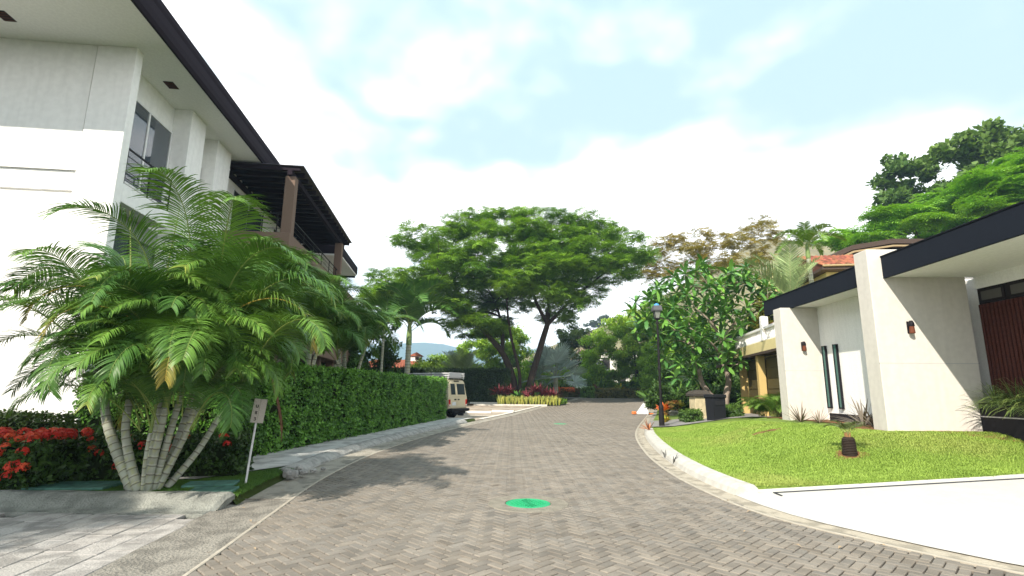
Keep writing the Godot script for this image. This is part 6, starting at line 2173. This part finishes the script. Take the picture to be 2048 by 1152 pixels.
func make_garden() -> void:
	var lm := leafmat("garden_leaf", 1, 1, 1, 0.5, 0.35)
	# bed under the umbrella tree
	var y := gh(-46) + 0.1
	var sn := [blade_plant(1, 14, 0.82, 0.075, 0.35, 0.05, Color(0.18, 0.26, 0.05), Color(0.55, 0.5, 0.12)), blade_plant(2, 14, 0.82, 0.075, 0.4, 0.05, Color(0.16, 0.24, 0.06), Color(0.5, 0.48, 0.14))]
	for r in 3:
		var at := []
		for k in 21:
			at.append(Vector3(-0.85 + k * 0.25 + rng.randf_range(-0.07, 0.07) - r * 0.1, y - 0.02, -46.5 - r * 0.28))
		plants("snake_plant", "yellow-edged upright snake plant in the row at the front of the bed", "plant", sn[r % 2], lm, at, "snake plants along the bed kerb")
	var cd := [blade_plant(3, 60, 1.0, 0.12, 1.5, 0.7, Color(0.10, 0.02, 0.03), Color(0.26, 0.06, 0.07)), blade_plant(4, 60, 1.1, 0.12, 1.5, 0.7, Color(0.08, 0.018, 0.03), Color(0.22, 0.045, 0.06))]
	var cp := []
	for k in 15:
		var x := -1.1 + k * 0.36
		if x > 0.15 and x < 1.1:
			continue
		cp.append(Vector3(x, y + 0.75 + rng.randf_range(-0.15, 0.4), -48.0 - rng.randf() * 1.2))
	plants("cordyline", "dark red spiky cordyline shrub behind the snake plants", "plant", cd[0], lm, cp, "cordylines under the big tree")
	var gs := blade_plant(5, 40, 0.95, 0.2, 1.4, 0.7, Color(0.03, 0.1, 0.02), Color(0.08, 0.2, 0.03))
	plants("green_shrub", "broad green leafy shrub between the two groups of dark red cordylines", "plant", gs, lm, [Vector3(0.55, y + 0.5, -47.7)], "", 1.0, 1.0)
	plants("green_shrub", "loose green shrub growing at the foot of the fan palm", "plant", blade_plant(6, 60, 1.6, 0.16, 1.4, 0.6, Color(0.05, 0.12, 0.025), Color(0.12, 0.22, 0.04)), lm, [Vector3(2.6, y + 0.5, -50.5)], "", 1.2, 1.2)
	var t := thing("round_shrub", "small clipped bright green shrub at the corner of the bed", "shrub", Vector3(4.3, gh(-48), -48.2))
	leaves_on(t, "foliage", [Vector3(0, 0.35, 0), Vector3(0.3, 0.3, 0.1), Vector3(-0.2, 0.3, -0.1)], Vector3(0.45, 0.3, 0.45), 160, [oval_spray(10, 0.07, 0.1, 0.05, 71)], lm, Color(0.06, 0.14, 0.02), Color(0.16, 0.3, 0.03), 0.8, 1.2, 1.2)
	# big-leaved plants at the bend
	var ban := [blade_plant(7, 22, 2.6, 0.42, 0.75, 0.55, Color(0.05, 0.13, 0.025), Color(0.17, 0.3, 0.04)), blade_plant(8, 20, 2.3, 0.4, 0.85, 0.6, Color(0.05, 0.12, 0.025), Color(0.14, 0.26, 0.04))]
	for k in 7:
		plants("broadleaf_plant", ["tall broad-leaved plant nearest to the big tree at the far bend", "second broad-leaved plant right of the fan palm trunk", "yellowish broad-leaved plant under the fan palm leaves", "broad-leaved plant left of the clipped green hedge block", "broad-leaved plant behind the clipped green hedge block", "shaded broad-leaved plant behind the lamp post", "shaded broad-leaved plant left of the cream pillar"][k], "plant", ban[k % 2], lm, [[Vector3(5.4, 0.85, -63.5)], [Vector3(6.6, 0.85, -64.2)], [Vector3(7.7, 0.85, -63.8)], [Vector3(9.0, 0.85, -65)], [Vector3(10.6, 0.85, -64.5)], [Vector3(9.9, 0.6, -37.0)], [Vector3(11.2, 0.6, -35.0)]][k], "", [0.9, 1.0, 0.9, 0.9, 1.0, 0.75, 0.7][k], [0.9, 1.0, 0.9, 0.9, 1.0, 0.75, 0.7][k])
	plants("yellow_croton", "bright yellow croton bush above the far clipped hedge", "plant", blade_plant(9, 60, 0.85, 0.16, 1.4, 0.6, Color(0.55, 0.45, 0.04), Color(0.75, 0.62, 0.06)), lm, [Vector3(12.7, gh(-61) + 0.75, -62)], "", 1.25, 1.25)
	plants("red_plant", "dark red spiky plant behind the yellow croton bush", "plant", cd[1], lm, [Vector3(14.0, gh(-61) + 1.2, -63.6)], "", 1.2, 1.2)
	plants("red_plant", "small red-leaved plant left of the yellow croton bush", "plant", cd[1], lm, [Vector3(9.9, gh(-61) + 0.9, -62.6)], "", 0.8, 0.8)
	plants("red_plant", "low red and orange plant beside the orange flowering hedge", "plant", blade_plant(10, 50, 0.8, 0.16, 1.4, 0.6, Color(0.2, 0.05, 0.03), Color(0.5, 0.15, 0.05)), lm, [Vector3(7.6, gh(-62) + 0.3, -62.8)], "", 1.2, 1.2)
	# crotons by the lamp
	var cr := blade_plant(11, 54, 0.5, 0.1, 1.3, 0.4, Color(0.75, 0.28, 0.03), Color(0.8, 0.08, 0.03))
	plants("orange_croton", "orange and red croton bush beside the street lamp post", "plant", cr, lm, [Vector3(8.35, rh(8.35, -29.5) + 0.42, -29.5)], "", 1.1, 1.1)
	plants("yellow_croton", "low yellow-green croton at the foot of the street lamp", "plant", blade_plant(12, 44, 0.4, 0.08, 1.2, 0.4, Color(0.3, 0.32, 0.03), Color(0.75, 0.5, 0.04)), lm, [Vector3(6.85, rh(6.85, -23.9) + 0.12, -24.0)], "", 1.0, 1.0)
	plants("yellow_croton", "small yellow and green croton in the bed right of the lamp post", "plant", blade_plant(13, 44, 0.45, 0.09, 1.2, 0.4, Color(0.12, 0.2, 0.03), Color(0.6, 0.5, 0.06)), lm, [Vector3(10.3, rh(10.3, -32.6) + 0.4, -32.6)], "", 1.1, 1.1)
	plants("brown_fern", "low rust-brown plant in the bed behind the stepping stones", "plant", blade_plant(14, 50, 0.45, 0.06, 1.4, 0.5, Color(0.3, 0.13, 0.06), Color(0.4, 0.2, 0.09)), lm, [Vector3(12.0, rh(12.0, -33.0), -33.0)], "", 1.3, 1.3)
	var s := MB.new()
	stone(s, 0.28, 9)
	single("garden_stone", s, M.pale_mortar, "pale rounded stone in the bed beside the small croton", "stone", Vector3(9.8, rh(9.8, -32.4) + 0.1, -32.4))
	# shrubs that close the ground at the back
	var k := 0
	for q in [[Vector3(9.4, 0.5, -33.6), "dark leafy shrub behind the orange and red croton", 1.0], [Vector3(11.2, 0.5, -34.0), "dark leafy shrub behind the rust-brown plant", 1.1], [Vector3(13.2, 0.5, -33.2), "dark leafy shrub in the shade left of the plumeria trunks", 1.2], [Vector3(15.0, 0.6, -34.4), "dark leafy shrub between plumeria and garage", 1.5], [Vector3(-13.5, 0.3, -33.5), "dark shrub behind the tall hedge under the terrace", 1.8], [Vector3(-9.4, 0.3, -36.0), "dark shrub behind the tall hedge beside the stout feather palm", 1.3]]:
		t = thing("dark_shrub", q[1], "shrub", q[0])
		var w: float = q[2]
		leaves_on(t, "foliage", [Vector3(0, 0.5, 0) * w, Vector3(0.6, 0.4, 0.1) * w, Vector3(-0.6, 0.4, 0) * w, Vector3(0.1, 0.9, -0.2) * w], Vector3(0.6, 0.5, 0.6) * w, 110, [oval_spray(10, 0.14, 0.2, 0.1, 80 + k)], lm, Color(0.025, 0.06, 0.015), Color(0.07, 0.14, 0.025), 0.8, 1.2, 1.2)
		var b := MB.new()
		b.tube([Vector3.ZERO, Vector3(0, 0.6 * w, 0)], [0.04, 0.02], 6)
		part("stem", b, M.tree_bark, t)
		k += 1
	# spiky plants along the modern house
	var yu := [blade_plant(15, 22, 0.85, 0.045, 1.25, 0.25, Color(0.10, 0.075, 0.06), Color(0.22, 0.18, 0.13)), blade_plant(16, 34, 1.05, 0.05, 1.35, 0.3, Color(0.09, 0.07, 0.06), Color(0.20, 0.17, 0.13))]
	var hs := [["spiky bronze yucca left of the slit windows at the pier foot", Vector3(8.35, 0, -15.55), 0, 0.8], ["large spiky bronze yucca in the middle of the black planter wall", Vector3(8.95, 0, -13.7), 1, 0.85], ["spiky bronze yucca nearest to the front pier", Vector3(8.75, 0, -12.95), 1, 0.75], ["small spiky bronze yucca below the right slit window", Vector3(8.5, 0, -14.9), 0, 0.6]]
	for h in hs:
		var p: Vector3 = h[1]
		p.y = rh(p.x, p.z)
		plants("yucca", h[0], "plant", yu[h[2]], lm, [p], "yuccas along the planter wall", h[3], h[3])
	# cascading grasses in the entrance planter
	var gr := blade_plant(17, 150, 0.85, 0.014, 1.5, 1.5, Color(0.06, 0.11, 0.03), Color(0.2, 0.26, 0.07))
	var at := []
	for i in 9:
		at.append(Vector3(8.26, 0, -11.9) + Basis(Vector3.UP, deg_to_rad(-2.35)) * Vector3(2.13 + 0.05 * (i % 2), 1.34, 0.35 + i * 0.42))
	plants("ornamental_grass", "tuft of fine arching grass spilling over the black entrance planter", "plant", gr, lm, at, "grasses in the entrance planter")
	# terrace plants on the yellow house
	plants("red_plant", "red-leaved potted plant behind the balcony post of the yellow house", "plant", blade_plant(18, 50, 0.55, 0.12, 1.4, 0.5, Color(0.3, 0.03, 0.03), Color(0.55, 0.1, 0.06)), lm, [Vector3(11.6, 4.15, -22.4)], "", 1.2, 1.2)
	plants("red_plant", "second red-leaved potted plant right of the balcony post", "plant", blade_plant(19, 50, 0.55, 0.12, 1.4, 0.5, Color(0.3, 0.04, 0.03), Color(0.5, 0.13, 0.06)), lm, [Vector3(11.2, 4.1, -21.5)], "", 1.2, 1.2)
	t = thing("climbing_shrub", "yellow-green bushy shrub at the left end of the balcony", "shrub", Vector3(12.3, 3.4, -25.6))
	leaves_on(t, "foliage", [Vector3(0, 1.0, 0), Vector3(0.3, 1.8, 0), Vector3(-0.3, 1.5, 0.2), Vector3(0.1, 2.4, 0)], Vector3(0.6, 0.5, 0.5), 140, [oval_spray(10, 0.1, 0.13, 0.07, 91)], lm, Color(0.12, 0.16, 0.03), Color(0.32, 0.33, 0.06), 0.8, 1.2, 1.2)
	# sprouts in the kerb joint, fallen leaves
	plants("kerb_sprout", "small dark sprout growing in the right kerb joint, nearer to the camera", "plant", blade_plant(20, 7, 0.26, 0.03, 0.9, 0.3, Color(0.05, 0.055, 0.05), Color(0.12, 0.12, 0.11)), lm, [Vector3(xr(-12.3) + 0.34, 0.02, -12.3)], "", 1.0, 1.0)
	plants("kerb_sprout", "second small dark sprout in the right kerb joint, farther from the camera", "plant", blade_plant(21, 6, 0.24, 0.03, 0.9, 0.3, Color(0.05, 0.055, 0.05), Color(0.12, 0.12, 0.11)), lm, [Vector3(xr(-13.3) + 0.34, 0.02, -13.3)], "", 1.0, 1.0)
	plants("dead_leaves", "curled orange-brown dead fronds lying on the kerb end near the lamp post", "leaf litter", blade_plant(22, 16, 0.5, 0.05, 1.5, 0.5, Color(0.3, 0.1, 0.04), Color(0.55, 0.22, 0.09)), lm, [Vector3(5.35, 0.16, -21.0)], "", 1.0, 1.0)
	var lf := MB.new()
	lf.leaf(Vector3.ZERO, Vector3(1, 0.1, 0), Vector3.UP, 0.11, 0.05, 0.3, 0.4)
	var lmesh := lf.mesh()
	var dry := leafmat("dry_leaf", 0.4, 0.29, 0.18, 0.8, 0.2)
	var spots := []
	for i in 26:
		var z := -5.5 - rng.randf() * 12.0
		var x := xr(z) - rng.randf_range(-0.2, 1.2) if i % 2 else xl(z) - rng.randf_range(-0.6, 0.6)
		spots.append(Vector3(x, 0.02, z))
	plants("fallen_leaf", "small dry leaf lying near the edge of the paving", "leaf", lmesh, dry, spots, "fallen leaves on the paving", 0.4, 0.8)
